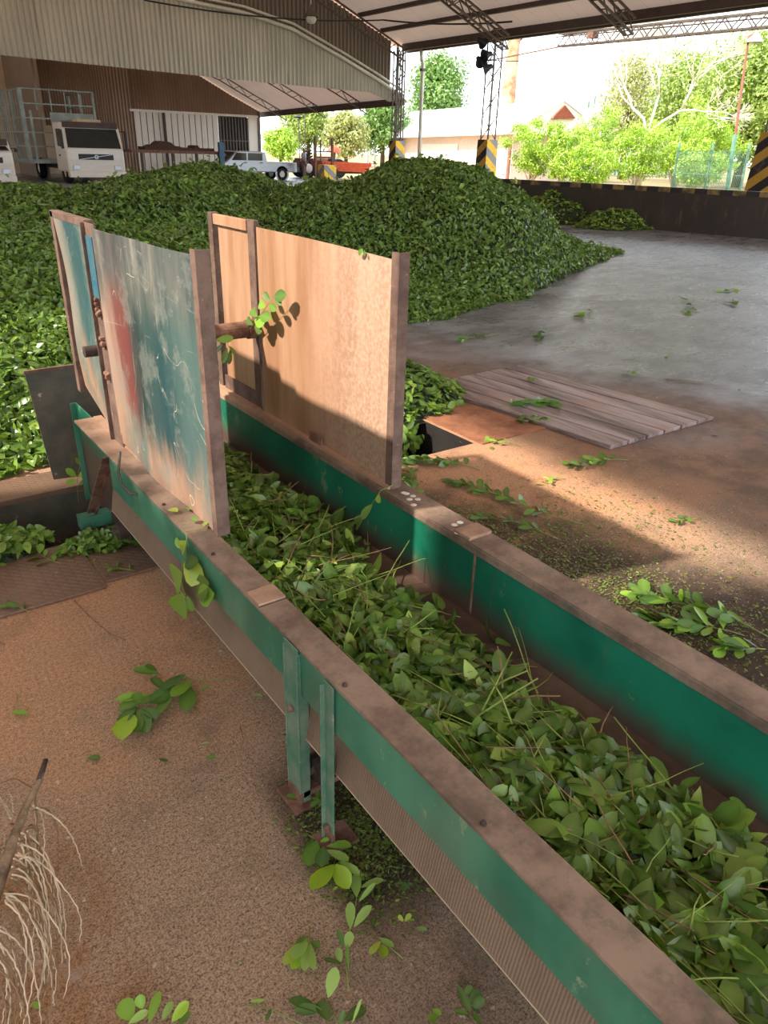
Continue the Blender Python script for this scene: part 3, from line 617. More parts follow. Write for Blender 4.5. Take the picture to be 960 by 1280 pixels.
board_part(MB().box((1.48, 3.06, 1.325), (1.50, 3.42, 1.37)), 'top_bar', M['ply'], rb, bevel=.002)
board_part(MB().box((1.475, 3.40, .56), (1.51, 3.445, 1.375)), 'end_post', M['post'], rb, bevel=.002)
board_part(MB().box((1.486, 3.06, .55), (1.492, 3.4, .62)), 'kick_strip', M['post'], rb)
p_ = PX(395, 557, 1.47); board_part(MB().box((1.466, p_[1] - .05, ZT + .003), (1.474, p_[1] + .05, ZT + .05)), 'patch_plate', M['rust'], rb)
board_part(MB().box((1.46, 1.96, ZT), (1.485, 3.4, ZT + .012)), 'base_angle', M['rail'], rb)
b = MB().tube([(.735, 3.02, .905), (.83, 3.02, .905)], .022, 16); b.build('pipe_stub', M['dark'], conv, smooth=False)
b = MB().tube([(.81, 3.0, .925), (1.47, 3.0, .925)], .036, 20); b.tube([(1.43, 3.0, .925), (1.47, 3.0, .925)], .042, 20); b.build('tie_pipe', M['rust'], conv)

# bird lime spots on the rails
# ================================================================== leaves in the trough
rng = np.random.RandomState(11)
def smooth_noise(x, y, seed, sc):
    x, y = np.asarray(x) * sc, np.asarray(y) * sc
    return (np.sin(x * 1.3 + seed) * np.cos(y * 1.7 - seed * 1.3) + np.sin(x * 2.9 + y * 1.1 + seed * 2.1) * .5 + np.cos(y * 3.7 - x * 2.3 + seed * .7) * .35) / 1.85
def trough_h(x, y):
    u = (x - XLi) / (XRi - XLi); e = .82 + .07 * smooth_noise(x * 0, y, 2., 4) + .1 * np.clip((y - 1.6) / .6, 0, 1) - .06 * np.exp(-((y - 1.15) / .12) ** 2)
    prof = np.clip(1 - (np.maximum(u, 0) / e) ** 2.2, 0, 1) ** .8
    return .283 + prof * (.105 + .035 * smooth_noise(x, y, 5., 3.5) + .02 * smooth_noise(x, y, 8., 9) + .05 * np.clip((y - 1.5) / 1.5, 0, 1) * 0)
def heap_mesh(name, hf, x0, x1, y0, y1, step, mat, parent=None, sink=.0, org=None):
    nx, ny = int((x1 - x0) / step), int((y1 - y0) / step); xs = np.linspace(x0, x1, nx + 1); ys = np.linspace(y0, y1, ny + 1)
    XX, YY = np.meshgrid(xs, ys); ZZ = hf(XX, YY) - sink; b = MB(); n = nx + 1
    V = np.stack([XX, YY, ZZ], -1).reshape(-1, 3); Fc = []
    zz = ZZ.ravel()
    for j in range(ny):
        for i in range(nx):
            a = j * n + i
            if max(zz[a], zz[a + 1], zz[a + n], zz[a + n + 1]) > hf.floor - sink + .004: Fc.append((a, a + 1, a + n + 1, a + n))
    b.add(V, Fc); return b
def twig(b, P, D, L, r, rng, mi=0, n=5, curve=.25):
    P = np.array(P, float); D = norm(np.array(D, float)); pts = [P]; d = D
    for i in range(n): d = norm(d + rng.normal(0, curve / n * 1.6, 3)); pts.append(pts[-1] + d * L / n)
    b.tube(pts, [r * (1 - .5 * i / n) for i in range(n + 1)], 5, mi); return pts
trough_h.floor = .283
th = thing('leaf_heap', 'green heap of cut leafy branches riding in the conveyor trough', 'leaves', (1.1, 1.3, .283)); th['kind'] = 'stuff'
heap_mesh('heap_core', trough_h, XLi + .002, XRi - .002, -1.0, 3.4, .03, M['heap'], sink=.02).build('heap_core', M['heap'], th, smooth=True)
L = Leaves('fine'); n = 6600
x = XLi + .012 + (XRi - XLi - .02) * rng.beta(1.0, 1.25, n); y = rng.uniform(-.2, 3.4, n) ; z = trough_h(x, y)
keep = z > .292; keep |= rng.rand(n) < .06; x, y, z = x[keep], y[keep], z[keep]; n = len(x)
N, D = randdir(rng, n, (0, 0, 1), .65); Ln = .05 + .072 * rng.beta(1.6, 1.8, n)
P = np.stack([x, y, z + rng.uniform(-.02, .028, n)], 1) - D * Ln[:, None] * .5
P[:, 0] = np.clip(P[:, 0], XLi + .004, XRi - .012); tip = P + D * Ln[:, None]; bad = (tip[:, 0] < XLi + .004) | (tip[:, 0] > XRi - .006); D[bad, 0] *= -.2; D = norm(D)
P[:, 2] = np.maximum(P[:, 2], .29); D[:, 2] = np.where(P[:, 2] < .32, np.maximum(D[:, 2], 0), D[:, 2]); D = norm(D)
L.add(P, D, N, Ln, Ln * rng.uniform(.34, .5, n), leafcol(rng, n, np.where(rng.rand(n) < .14, .32, -.12)), rng.uniform(.05, .45, n), rng.uniform(-.15, .4, n))
b = MB()
for i in range(420):
    x_, y_ = XLi + .05 + rng.beta(1, 1.5) * .5, rng.uniform(0, 3.2); z_ = float(trough_h(np.array(x_), np.array(y_))); a = rng.uniform(0, 6.28)
    Ln_ = rng.uniform(.1, .3); d_ = np.array([math.cos(a) * .5, math.sin(a), rng.uniform(-.08, .22)])
    if x_ + d_[0] * Ln_ < XLi + .01 or x_ + d_[0] * Ln_ > XRi - .02: d_[0] = 0
    twig(b, (x_, y_, z_ + .012), d_, Ln_, rng.uniform(.0014, .003), rng, int(rng.rand() < .3))
for p0, p1 in [((612, 845), (640, 905)), ((640, 815), (600, 893)), ((622, 808), (628, 860)), ((672, 848), (590, 900)), ((700, 870), (640, 874)), ((660, 838), (610, 862))]:
    A_, B_ = G(*p0, .46), G(*p1, .39); b.tube([B_, (A_ + B_) / 2 + np.array([.004, .0, .004]), A_], [.003, .0026, .002], 6, int(p0[0] in (622, 700)))
L.build('loose_leaves', th, b)

# ================================================================== the great leaf mound
FL = [(-6, 4.0), (1.6, 4.1), (2.6, 4.6), (4.6, 6.0), (6.7, 6.5), (8.7, 7.6), (10.3, 8.4), (12.2, 9.3)]
def yfront(x): return np.interp(x, [p[0] for p in FL], [p[1] for p in FL])
# crest height by direction from where the photo was taken (degrees right of the conveyor axis)
def mound_h(x, y):
    x, y = np.asarray(x, float), np.asarray(y, float)
    d = (y - yfront(x)) * .85 + .10 * smooth_noise(x, y, 1, 2.2)
    plat = (.62 + .26 * (1 - np.exp(-np.clip(d, 0, 99) / 2.6))) * (1 - np.exp(-np.clip(d, 0, 99) / 1.0))
    plat = plat * np.clip((7.2 - x) / 3.0, 0, 1) * np.clip((14.5 - y) / 3, 0, 1) * np.clip((x + 2.7) / .6, 0, 1)
    def bump(cx, cy, r, h, p=1.0, ry=None): q = np.clip(1 - np.hypot((x - cx) / r, (y - cy) / (ry or r)), 0, 1); return h * (q * q * (3 - 2 * q)) ** p
    h = np.maximum(plat, bump(7.75, 9.6, 3.15, 1.54, .62))
    h = np.maximum(h, bump(6.6, 10.2, 3.0, 1.2, .55))
    h = np.maximum(h, bump(5.4, 12.6, 2.9, 1.34, .45)); h = np.maximum(h, bump(3.8, 10.6, 2.6, 1.24, .42)); h = np.maximum(h, bump(2.3, 11.6, 3.2, 1.06, .35))
    h = np.maximum(h, bump(9.9, 9.6, 2.4, .5, .8)); h = np.maximum(h, bump(11.4, 9.4, 1.5, .2))
    edge = np.clip(d / .5, 0, 1)
    h = h * edge ** .7
    h = h + edge * np.clip(h / .4, 0, 1) * (.05 * smooth_noise(x, y, 9, 2.6) + .03 * smooth_noise(x, y, 12, 6))
    return np.clip(h, 0, 3)
mound_h.floor = .0
mo = thing('leaf_mound', 'huge dark green mound of cut leaves covering the shed floor behind the boards', 'leaves', (6, 9, 0)); mo['kind'] = 'stuff'
heap_mesh('heap_core', mound_h, -3.0, 14, 3.9, 18.6, .12, M['heap'], sink=.03).build('heap_core', M['heap'], mo, smooth=True)
rng = np.random.RandomState(21)
def mound_leaves(n, ylo, yhi, dlo, dhi, size, q, hf=mound_h, xr=(-1.5, 13.5), pal_bias=0., pad=.03):
    x = rng.uniform(*xr, n); y = rng.uniform(ylo, yhi, n); dist = np.hypot(x, y); az = np.degrees(np.arctan2(x, y))
    k = (dist >= dlo) & (dist < dhi) & (az > -32) & (az < 68); x, y = x[k], y[k]
    z = hf(x, y); k = z > .012; x, y, z = x[k], y[k], z[k]; n = len(x)
    e = .08; gx = (hf(x + e, y) - hf(x - e, y)) / (2 * e); gy = (hf(x, y + e) - hf(x, y - e)) / (2 * e)
    Nn = norm(np.stack([-gx, -gy, np.ones(n)], 1)); N, D = randdir(rng, n, 0, .0) if False else (None, None)
    N = norm(Nn + rng.normal(0, .6, (n, 3))); R = rng.normal(0, 1, (n, 3)); D = norm(R - N * (R * N).sum(1, keepdims=True))
    Ln = rng.uniform(.7, 1.2, n) * size; P = np.stack([x, y, z + rng.uniform(-.03, pad, n)], 1) - D * Ln[:, None] * .5; P[:, 2] = np.maximum(P[:, 2], .008)
    patch = .12 * smooth_noise(x, y, 3, 1.1) + .08 * smooth_noise(x, y, 6, 3.)
    xx = leafcol(rng, n, pal_bias); xx = xx * (1 + patch[:, None])
    return (P, D, N, Ln, Ln * rng.uniform(.38, .52, n), xx, rng.uniform(.05, .35, n), rng.uniform(-.1, .3, n))
L = Leaves('fine'); L.add(*mound_leaves(76000, 4.0, 7.5, 0, 6.4, .075, 'fine', xr=(-2.6, 5.5))); L.build('near_leaves', mo)
L = Leaves('mid'); L.add(*mound_leaves(165000, 5.0, 11, 6.4, 9.8, .072, 'mid', xr=(-2.6, 8.8), pal_bias=-.08)); L.add(*mound_leaves(260000, 6.0, 18.5, 9.8, 20.5, .078, 'mid', xr=(-1, 13.5), pal_bias=-.12))
L.add(*mound_leaves(5000, 6.0, 18.5, 9.8, 20.5, .1, 'mid', xr=(.8, 13.5), pad=.12)); L.build('far_leaves', mo)
b = MB()
for i in range(260):
    x_, y_ = rng.uniform(.2, 8), rng.uniform(4.2, 10); z_ = float(mound_h(x_, y_))
    if z_ < .1: continue
    a = rng.uniform(0, 6.28); twig(b, (x_, y_, z_ + .01), (math.cos(a), math.sin(a), rng.uniform(0, .5)), rng.uniform(.15, .4), .003, rng)
b.build('twigs', M['stem'], mo)

# smaller heaps
def small_heap(label, cx, cy, rx, ry, h, n, size, seed, bias=0., group=None, extra_pts=None, q='fine'):
    global rng
    rng = np.random.RandomState(seed)
    def hf(x, y):
        q_ = np.clip(1 - np.hypot((x - cx) / rx, (y - cy) / ry) + .12 * smooth_noise(x, y, seed, 5 / max(rx, .5)), 0, 1); return h * (1 - (1 - q_) ** 2) * (1 + .2 * smooth_noise(x, y, seed + 2, 7 / max(rx, .5)))
    hf.floor = 0.
    t = thing('leaf_heap', label, 'leaves', (cx, cy, 0), group); t['kind'] = 'stuff'
    heap_mesh('heap_core', hf, cx - rx * 1.2, cx + rx * 1.2, cy - ry * 1.2, cy + ry * 1.2, max(rx, ry) / 14, M['heap'], sink=.01).build('heap_core', M['heap'], t, smooth=True)
    x = rng.uniform(cx - rx * 1.15, cx + rx * 1.15, n); y = rng.uniform(cy - ry * 1.15, cy + ry * 1.15, n); z = hf(x, y); k = z > .01; x, y, z = x[k], y[k], z[k]; m = len(x)
    N, D = randdir(rng, m, (0, -.15, 1), .45); Ln = rng.uniform(.7, 1.2, m) * size; P = np.stack([x, y, z + rng.uniform(-.01, .03, m)], 1) - D * Ln[:, None] * .5; P[:, 2] = np.maximum(P[:, 2], .01)
    L = Leaves(q); L.add(P, D, N, Ln, Ln * rng.uniform(.4, .54, m), leafcol(rng, m, bias), .2, .1)
    if extra_pts is not None: L.add(*extra_pts(rng))
    b = MB()
    for i in range(14):
        a = rng.uniform(0, 6.28); x_, y_ = cx + rng.uniform(-.5, .5) * rx, cy + rng.uniform(-.5, .5) * ry; twig(b, (x_, y_, float(hf(np.array(x_), np.array(y_))) + .01), (math.cos(a), math.sin(a), .1), size * 3, size * .03, rng)
    L.build('loose_leaves', t, b); return t
def spill(rng):
    n = 420; x = rng.uniform(2.5, 2.98, n); dz = rng.beta(1, 1.6, n) * .34; y = PY1 - .02 - rng.uniform(0, .12, n) * (1 + dz); N, D = randdir(rng, n, (0, -1, .5), .4); Ln = rng.uniform(.06, .09, n)
    P = np.stack([x - .1 * dz, y, .04 - dz], 1); D[:, 2] = -np.abs(D[:, 2]) - .4; return (P, norm(D), N, Ln, Ln * .48, leafcol(rng, n, .22), .2, .2)
small_heap('green heap of leaves spilling over the edge of the open pit', 3.05, 4.28, .72, .58, .24, 2600, .085, 31, .08, extra_pts=spill)
small_heap('low pale green heap against the foot of the low wall, its right end thinning out', *G(770, 284)[:2], 1.3, .85, .42, 3600, .12, 33, .3, q='mid')
small_heap('taller pale green heap behind the mound in the low wall corner', *G(695, 276)[:2], 1.6, 1.3, .72, 4200, .12, 34, .3, q='mid')
small_heap('low strip of leaves lying at the pit edge on the tread plate', .80, 3.11, .34, .12, .04, 1100, .05, 35, .1)
small_heap('small pile of leaves on the left corner of the tread plate beside the pit', .30, 3.28, .22, .14, .09, 420, .075, 36, .2)

# ================================================================== pit furniture, hatch
b = MB(); b.box((.0 - 1.2, 2.74, .001), (.615, 3.2, .012)); t = thing('tread_plate', 'brown tread plate cover left of the seam, beside the pit', 'floor plate', (.1, 2.95, 0)); b.build('plate', M['tread'], t, bevel=.002)
b.v = []; b = MB(); b.box((-1.2, 3.185, -.06), (.615, 3.2, .0)); b.build('front_lip', M['dark'], t)
t = thing('tread_plate', 'small brown tread plate right of the seam, running under the conveyor', 'floor plate', (1.1, 2.95, 0)); MB().box((.625, 2.78, .001), (1.7, 3.2, .012)).build('plate', M['tread'], t, bevel=.002)
t = thing('pit_kerb', 'tread plate kerb along the far edge of the pit under the leaves', 'kerb', (0, 3.9, 0)); b = MB(); b.box((-1.2, PY1, .0), (1.2, 4.05, .03)); b.build('plate', M['tread'], t, bevel=.003)
b = MB(); b.box((-1.2, PY1 - .012, -.45), (1.2, PY1 - .002, .0)); b.build('apron', M['grayplate'], t)
t = thing('steel_plate', 'grey upright steel plate standing at the far pit edge left of the boards', 'plate', (.85, 3.93, .03)); b = MB()
b.prism([(.70, 3.92, .03), (1.1, 3.92, .03), (1.1, 3.96, .62), (.665, 3.96, .61)], (0, .008, 0)); b.build('sheet', M['grayplate'], t)
MB().prism([(.66, 3.95, .60), (1.1, 3.95, .605), (1.1, 3.95, .62), (.66, 3.95, .615)], (0, .02, 0)).build('top_lip', M['post'], t)
t = thing('plank_hatch', 'weathered grey brown plank hatch cover lying on the floor', 'hatch cover', (4.2, 3.5, 0))
hc = [np.array([4.62, 4.36]), np.array([4.82, 2.65]), np.array([3.70, 2.66]), np.array([3.52, 4.33])]
for i in range(6):
    f0, f1 = i / 6 + .008, (i + 1) / 6 - .008
    a0 = hc[3] * (1 - f0) + hc[0] * f0; a1 = hc[3] * (1 - f1) + hc[0] * f1; c0 = hc[2] * (1 - f0) + hc[1] * f0; c1 = hc[2] * (1 - f1) + hc[1] * f1
    MB().prism([(*c0, 0.002), (*c1, 0.002), (*a1, 0.002), (*a0, 0.002)], (0, 0, .026)).build('plank', M['planks'], t, bevel=.002)
MB().bar((*hc[0], .012), (*hc[1], .012), .02, .024).build('edge_strip', M['rust'], t)
MB().bar((*hc[3], .012), (*hc[0], .012), .02, .024).build('edge_strip', M['rust'], t)
t = thing('hatch_sheet', 'flat reddish sheet lying between the plank hatch and the pit', 'floor sheet', (3.35, 3.6, 0)); MB().prism([(3.08, 3.15, .001), (3.66, 3.15, .001), (3.5, 4.2, .001), (3.08, 4.2, .001)], (0, 0, .008)).build('sheet', m_rust('reddish_sheet', (120, 76, 54), (160, 108, 78), .8, 6), t, bevel=.001)

# ================================================================== sprigs
TONE = {'d': lin((40, 70, 34)), 'm': lin((78, 122, 42)), 'l': lin((134, 182, 58)), 'y': lin((168, 206, 30)), 'p': lin((168, 204, 112)), 'g': lin((58, 104, 60)), 'w': lin((196, 216, 80))}
def sprig(label, stem, leaves, z0=.006, place=None, rs=.0016, group=None, zt=.02, cat='sprig', name='leafy_sprig', woody=False):
    """stem: photo points of the stem on the ground; leaves: (base, tip, width/length, tone[, lift])"""
    place = place or (lambda x, y, z=0.: G(x, y, z)); g = place(*stem[0], 0.) if stem else place(*leaves[0][0], 0.)
    t = thing(name, label, cat, (g[0], g[1], g[2] if len(g) > 2 else 0), group)
    if stem:
        pts = [place(a, b_, z0 + rs + .004 * math.sin(i * 2.1) ** 2) for i, (a, b_) in enumerate(stem)]
        b = MB(); b.tube(pts, [rs * (1 - .4 * i / max(1, len(pts) - 1)) for i in range(len(pts))], 6); b.build('stem', M['twig'] if woody else M['stem'], t, smooth=True)
    L = Leaves('fine'); rg = np.random.RandomState(len(label))
    for i, lf in enumerate(leaves):
        (a, c, wr, tone) = lf[:4]; up = lf[4] if len(lf) > 4 else .012 + .008 * (i % 4)
        A_ = place(*a, z0 + .004 + up * .3); B_ = place(*c, z0 + up); d_ = B_ - A_; Ln = np.linalg.norm(d_)
        vd = norm((O - A_))[None][0] if place is not G and lf is None else np.array([0, 0, 1.])
        if len(lf) > 5: vd = np.array(lf[5], float)
        vd = vd + rg.normal(0, .22, 3) * np.array([1, 1, .3])
        L.add(A_, d_, vd, Ln, Ln * wr, np.array(TONE[tone]) * rg.uniform(.85, 1.15), .15 + .1 * (i % 3), rg.uniform(-.05, .12))
    L.build('foliage', t); return t
def auto_sprig(label, a, b_, n, size, seed, tones='mld', group=None, z=0., fan=.9):
    """random leafy sprig on the floor from photo point a (cut end) to b_ (tip)"""
    rg = np.random.RandomState(seed); A_, B_ = G(*a, z), G(*b_, z); t = thing('leafy_sprig', label, 'sprig', (A_[0], A_[1], z), group)
    d = B_ - A_; Ls = np.linalg.norm(d); d = d / Ls; s_ = np.array([-d[1], d[0], 0]); pts = []
    for i in range(7):
        f = i / 6; pts.append(A_ + d * Ls * f + s_ * Ls * .08 * math.sin(f * 4 + seed) + np.array([0, 0, .005 + .012 * math.sin(f * 3.1)]))
    b = MB(); b.tube(pts, [.0022 - .0012 * i / 6 for i in range(7)], 5); b.build('stem', M['stem'], t, smooth=True)
    L = Leaves('fine')
    for i in range(n):
        f = min(1., .2 + .8 * ((i + rg.rand()) / n) ** .8); P = A_ + d * Ls * f + s_ * Ls * .08 * math.sin(f * 4 + seed) + np.array([0, 0, .008 + .012 * math.sin(f * 3.1)])
        sg = 1 if i % 2 else -1; ang = sg * fan * rg.uniform(.2, 1.9) * (1 - .45 * f); dd = d * math.cos(ang) + s_ * math.sin(ang) + np.array([0, 0, rg.uniform(-.02, .3)]); Ln = size * rg.uniform(.7, 1.15)
        L.add(P, dd, np.array([0, 0, 1]) + rg.normal(0, .5, 3), Ln, Ln * rg.uniform(.34, .52), np.array(TONE[tones[rg.randint(len(tones))]]) * rg.uniform(.8, 1.2), .2, rg.uniform(-.05, .2))
    L.build('foliage', t); return t

sprig('large leafy sprig with a bare pale stalk on orange dusty floor left of the conveyor', [(300, 848), (262, 850), (230, 846), (200, 862), (178, 880), (166, 885)], [
    ((205, 862), (190, 846), .5, 'd', .03), ((232, 842), (205, 862), .45, 'g', .035), ((200, 842), (166, 838), .45, 'm', .03), ((196, 838), (182, 830), .7, 'm', .04), ((228, 856), (186, 880), .4, 'g', .02),
    ((206, 866), (176, 880), .38, 'm', .03), ((238, 858), (232, 885), .45, 'm', .03), ((246, 862), (262, 858), .6, 'l', .03), ((214, 868), (198, 896), .4, 'm', .02), ((240, 850), (214, 870), .38, 'l', .04),
    ((186, 868), (144, 874), .36, 'l', .04), ((182, 872), (148, 886), .4, 'm', .03), ((176, 880), (168, 866), .8, 'm', .035), ((174, 886), (146, 902), .4, 'd', .02), ((170, 882), (150, 905), .4, 'g', .03),
    ((166, 886), (184, 912), .45, 'g', .03), ((166, 888), (172, 915), .4, 'm', .03), ((164, 892), (152, 922), .5, 'y', .05), ((180, 888), (186, 905), .5, 'g', .02), ((178, 884), (196, 898), .42, 'g', .03)], woody=False)
sprig('sprig with two bright yellow green leaves on the floor below the conveyor legs', [(386, 1044), (404, 1056), (418, 1072)], [
    ((396, 1050), (385, 1082), .55, 'm'), ((400, 1052), (412, 1049), .6, 'l'), ((408, 1058), (440, 1056), .45, 'l'), ((408, 1062), (436, 1075), .4, 'p'), ((418, 1080), (389, 1114), .45, 'y', .03), ((419, 1080), (436, 1110), .5, 'y', .03), ((404, 1058), (402, 1084), .5, 'g'), ((424, 1076), (450, 1092), .3, 'p'), ((392, 1048), (382, 1068), .5, 'd', .005)])
sprig('long sprig of paired pale leaves on the floor right of the yellow green one', [(436, 1238), (432, 1200), (434, 1175), (442, 1150), (446, 1120), (450, 1098)], [
    ((446, 1122), (444, 1090), .42, 'p'), ((450, 1110), (480, 1098), .42, 'p', .03), ((448, 1128), (470, 1104), .25, 'p', .035), ((446, 1126), (468, 1108), .4, 'd', .01), ((438, 1162), (438, 1128), .36, 'p'), ((442, 1160), (464, 1130), .36, 'p', .03),
    ((434, 1186), (438, 1164), .65, 'p', .03), ((430, 1186), (422, 1160), .3, 'g'), ((426, 1204), (422, 1184), .5, 'p'), ((428, 1204), (404, 1198), .3, 'd'), ((444, 1172), (458, 1164), .3, 'g'), ((436, 1212), (434, 1180), .2, 'm')])
sprig('bunch of pale folded leaves on the floor left of the long sprig', [(387, 1158), (387, 1170), (384, 1180)], [
    ((386, 1172), (354, 1206), .45, 'w'), ((384, 1174), (366, 1200), .5, 'p', .03), ((386, 1180), (380, 1214), .32, 'p'), ((388, 1180), (392, 1212), .26, 'p', .03), ((388, 1176), (400, 1184), .65, 'm'), ((384, 1170), (370, 1180), .4, 'm'), ((386, 1172), (364, 1212), .4, 'y', .005)])
sprig('sprig with one upright pale leaf and dark leaves at the lower photo edge', [(424, 1290), (418, 1268), (410, 1250)], [
    ((410, 1248), (420, 1208), .48, 'p', .05), ((404, 1262), (368, 1262), .4, 'g'), ((412, 1278), (398, 1250), .6, 'd', .01), ((430, 1276), (458, 1258), .6, 'd', .01), ((440, 1280), (452, 1248), .15, 'p', .05), ((402, 1266), (360, 1250), .45, 'g', .01), ((424, 1284), (430, 1262), .4, 'd')])
sprig('thin pair of pale crossing stalks at the lower photo edge', [(308, 1256), (340, 1262), (378, 1280)], [((340, 1260), (332, 1276), .3, 'd'), ((312, 1252), (330, 1250), .2, 'l')])
sprig('row of six light green leaves at the lower left photo edge', [(160, 1282), (200, 1284), (236, 1280)], [
    ((166, 1276), (152, 1250), .75, 'l'), ((160, 1280), (186, 1262), .4, 'p'), ((178, 1262), (174, 1243), .8, 'l', .03), ((186, 1280), (199, 1236), .34, 'l', .03), ((202, 1276), (216, 1252), .45, 'p'), ((214, 1278), (236, 1252), .5, 'y', .03), ((222, 1282), (238, 1264), .5, 'm', .01)])
sprig('tiny yellowish sprig on the floor between the long sprig and the belt', [(504, 1198), (478, 1176)], [((474, 1172), (492, 1184), .45, 'p'), ((476, 1176), (462, 1192), .4, 'w'), ((478, 1180), (480, 1198), .5, 'y')])
sprig('small pale three leaf scrap beside the belt skirt', [(500, 1148), (512, 1152)], [((504, 1152), (498, 1144), .6, 'w'), ((506, 1152), (514, 1142), .6, 'w', .02), ((508, 1150), (518, 1152), .5, 'p')])
sprig('dark leaved sprig at the lower photo edge close to the belt', [(570, 1226), (580, 1245), (586, 1262)], [((572, 1230), (588, 1264), .3, 'd'), ((580, 1244), (590, 1232), .6, 'g'), ((586, 1254), (602, 1240), .7, 'g', .02), ((588, 1260), (606, 1248), .6, 'd'), ((586, 1268), (568, 1264), .4, 'm'), ((590, 1266), (600, 1280), .4, 'm'), ((592, 1258), (596, 1266), .8, 'm')])
sprig('pair of small leaves below the dark sprig', [(540, 1260), (548, 1266)], [((540, 1262), (552, 1268), .6, 'l'), ((546, 1270), (536, 1276), .8, 'l')])
sprig('single pale leaf with a thin upright stalk on the orange floor at the left', [(22, 868), (20, 888)], [((12, 890), (35, 890), .4, 'l')])
for i, (x_, y_, dx, dy, tn_, lb_) in enumerate([(108, 948, 18, -2, 'd', 'single dark leaf lying on bare floor above the broom'), (256, 948, 14, -4, 'm', 'single curled leaf in the middle of the bare floor'), (198, 948, 12, 4, 'd', 'small dark leaf near the large sprig'), (316, 868, 12, 2, 'p', 'small pale leaf beside the belt skirt'), (500, 1102, 12, 8, 'g', 'single green leaf right of the paired sprig'), (40, 1252, 10, 8, 'l', 'leaf scrap by the broom tips'), (520, 1160, 14, 2, 'p', 'narrow pale leaf beside the skirt edge'), (250, 930, 12, -2, 'p', 'tiny pale leaf on bare floor')]):
    sprig(lb_, [], [((x_, y_), (x_ + dx, y_ + dy), .5, tn_, .012)], name='fallen_leaf', cat='leaf')
# hanging on the conveyor
p70 = lambda x, y, z=0.: PX(x, y, .70)
sprig('light green trailing sprig hanging over the outer side of the left rail', [(229, 656), (233, 672), (232, 690), (228, 706), (226, 722), (229, 738), (232, 744)], [
    ((228, 716), (212, 728), .6, 'l', .01, (-1, -.3, .5)), ((229, 706), (252, 722), .55, 'w', .01, (-1, -.3, .4)), ((230, 742), (224, 768), .62, 'l', .01, (-1, -.4, .3)), ((234, 744), (240, 766), .45, 'm', .01, (-1, -.2, .3)), ((246, 744), (262, 728), .5, 'm', .01, (-1, -.3, .4)), ((248, 746), (268, 742), .45, 'l', .01, (-1, -.3, .4)), ((226, 686), (218, 672), .5, 'l', .01, (-1, -.3, .3)), ((230, 708), (246, 700), .3, 'd', .01, (-1, 0, .4)), ((233, 676), (224, 690), .4, 'w', .01, (-1, 0, .4))], place=p70)
zr5 = lambda x, y, z=0.: G(x, y, .552)
sprig('small round leaved sprig lying on the left rail at the post foot', [(233, 664), (252, 661), (268, 650), (280, 634)], [((222, 640), (212, 636), .9, 'w', .01), ((236, 638), (230, 634), .9, 'l', .01), ((254, 658), (262, 652), .6, 'l', .01), ((266, 652), (272, 630), .5, 'l', .01), ((276, 640), (292, 634), .5, 'm', .01), ((246, 652), (240, 648), .8, 'm', .01)], place=zr5)
sprig('thin curling twig with two leaves draped over the right rail by the end post', [(506, 596), (492, 606), (476, 613), (466, 628), (455, 645), (446, 655)], [((474, 618), (472, 630), .5, 'w', .01, (-1, -.5, .4)), ((466, 630), (452, 648), .3, 'p', .01, (-1, -.3, .4)), ((456, 644), (440, 660), .4, 'p', .01, (-1, -.4, .4))], place=lambda x, y, z=0.: G(x, y, .556) if y < 614 else PX(x, y, 1.435))
p_e = lambda x, y, z=0.: PX(x, y, 1.43)
sprig('leafy tuft caught on the end of the cross pipe against the plywood', [(312, 412), (322, 398), (334, 382), (342, 372)], [((318, 400), (330, 404), .6, 'l', .01, (-1, -.5, .3)), ((322, 396), (312, 386), .5, 'm', .01, (-1, -.5, .3)), ((326, 394), (338, 398), .6, 'm', .01, (-1, -.5, .3)), ((332, 384), (322, 378), .6, 'l', .01, (-1, -.5, .3)), ((336, 380), (346, 388), .5, 'm', .01, (-1, -.5, .3)), ((338, 376), (330, 366), .5, 'g', .01, (-1, -.5, .3)), ((342, 372), (356, 368), .5, 'g', .01, (-1, -.5, .3)), ((344, 372), (352, 382), .4, 'd', .01, (-1, -.5, .3)), ((316, 406), (308, 398), .6, 'd', .01, (-1, -.5, .3)), ((318, 408), (328, 414), .6, 'd', .01, (-1, -.5, .3))], place=p_e)
p_f = lambda x, y, z=0.: PY(x, y, 2.93)
sprig('sprig dangling under the cross pipe in front of the narrow board', [(250, 418), (268, 424), (284, 428), (288, 440)], [((268, 426), (292, 422), .38, 'l', .01, (0, -1, .5)), ((286, 432), (294, 444), .4, 'm', .01, (0, -1, .5)), ((284, 434), (278, 454), .4, 'm', .01, (0, -1, .5)), ((288, 436), (286, 456), .35, 'd', .01, (0, -1, .5)), ((278, 430), (270, 440), .4, 'd', .01, (0, -1, .5))], place=p_f)
sprig('pale sprig climbing beside the steel plate at the green tail end', [(98, 628), (96, 606), (98, 590), (102, 575)], [((96, 596), (82, 586), .5, 'l', .01, (0, -1, .6)), ((98, 596), (108, 590), .8, 'w', .01, (0, -1, .6)), ((100, 582), (94, 572), .5, 'm', .01, (0, -1, .6)), ((100, 560), (98, 553), .9, 'l', .01, (0, -1, .6)), ((96, 600), (82, 604), .5, 'l', .01, (0, -1, .6)), ((98, 606), (110, 600), .5, 'm', .01, (0, -1, .6))], place=lambda x, y, z=0.: PY(x, y, 3.68))
sprig('lone leaf sprig hooked on the top edge of the plywood board', [(452, 312), (455, 318)], [((454, 311), (447, 318), .5, 'm', .01, (-1, -.5, .3)), ((455, 312), (456, 321), .4, 'g', .01, (-1, -.5, .3))], place=lambda x, y, z=0.: PX(x, y, 1.47))
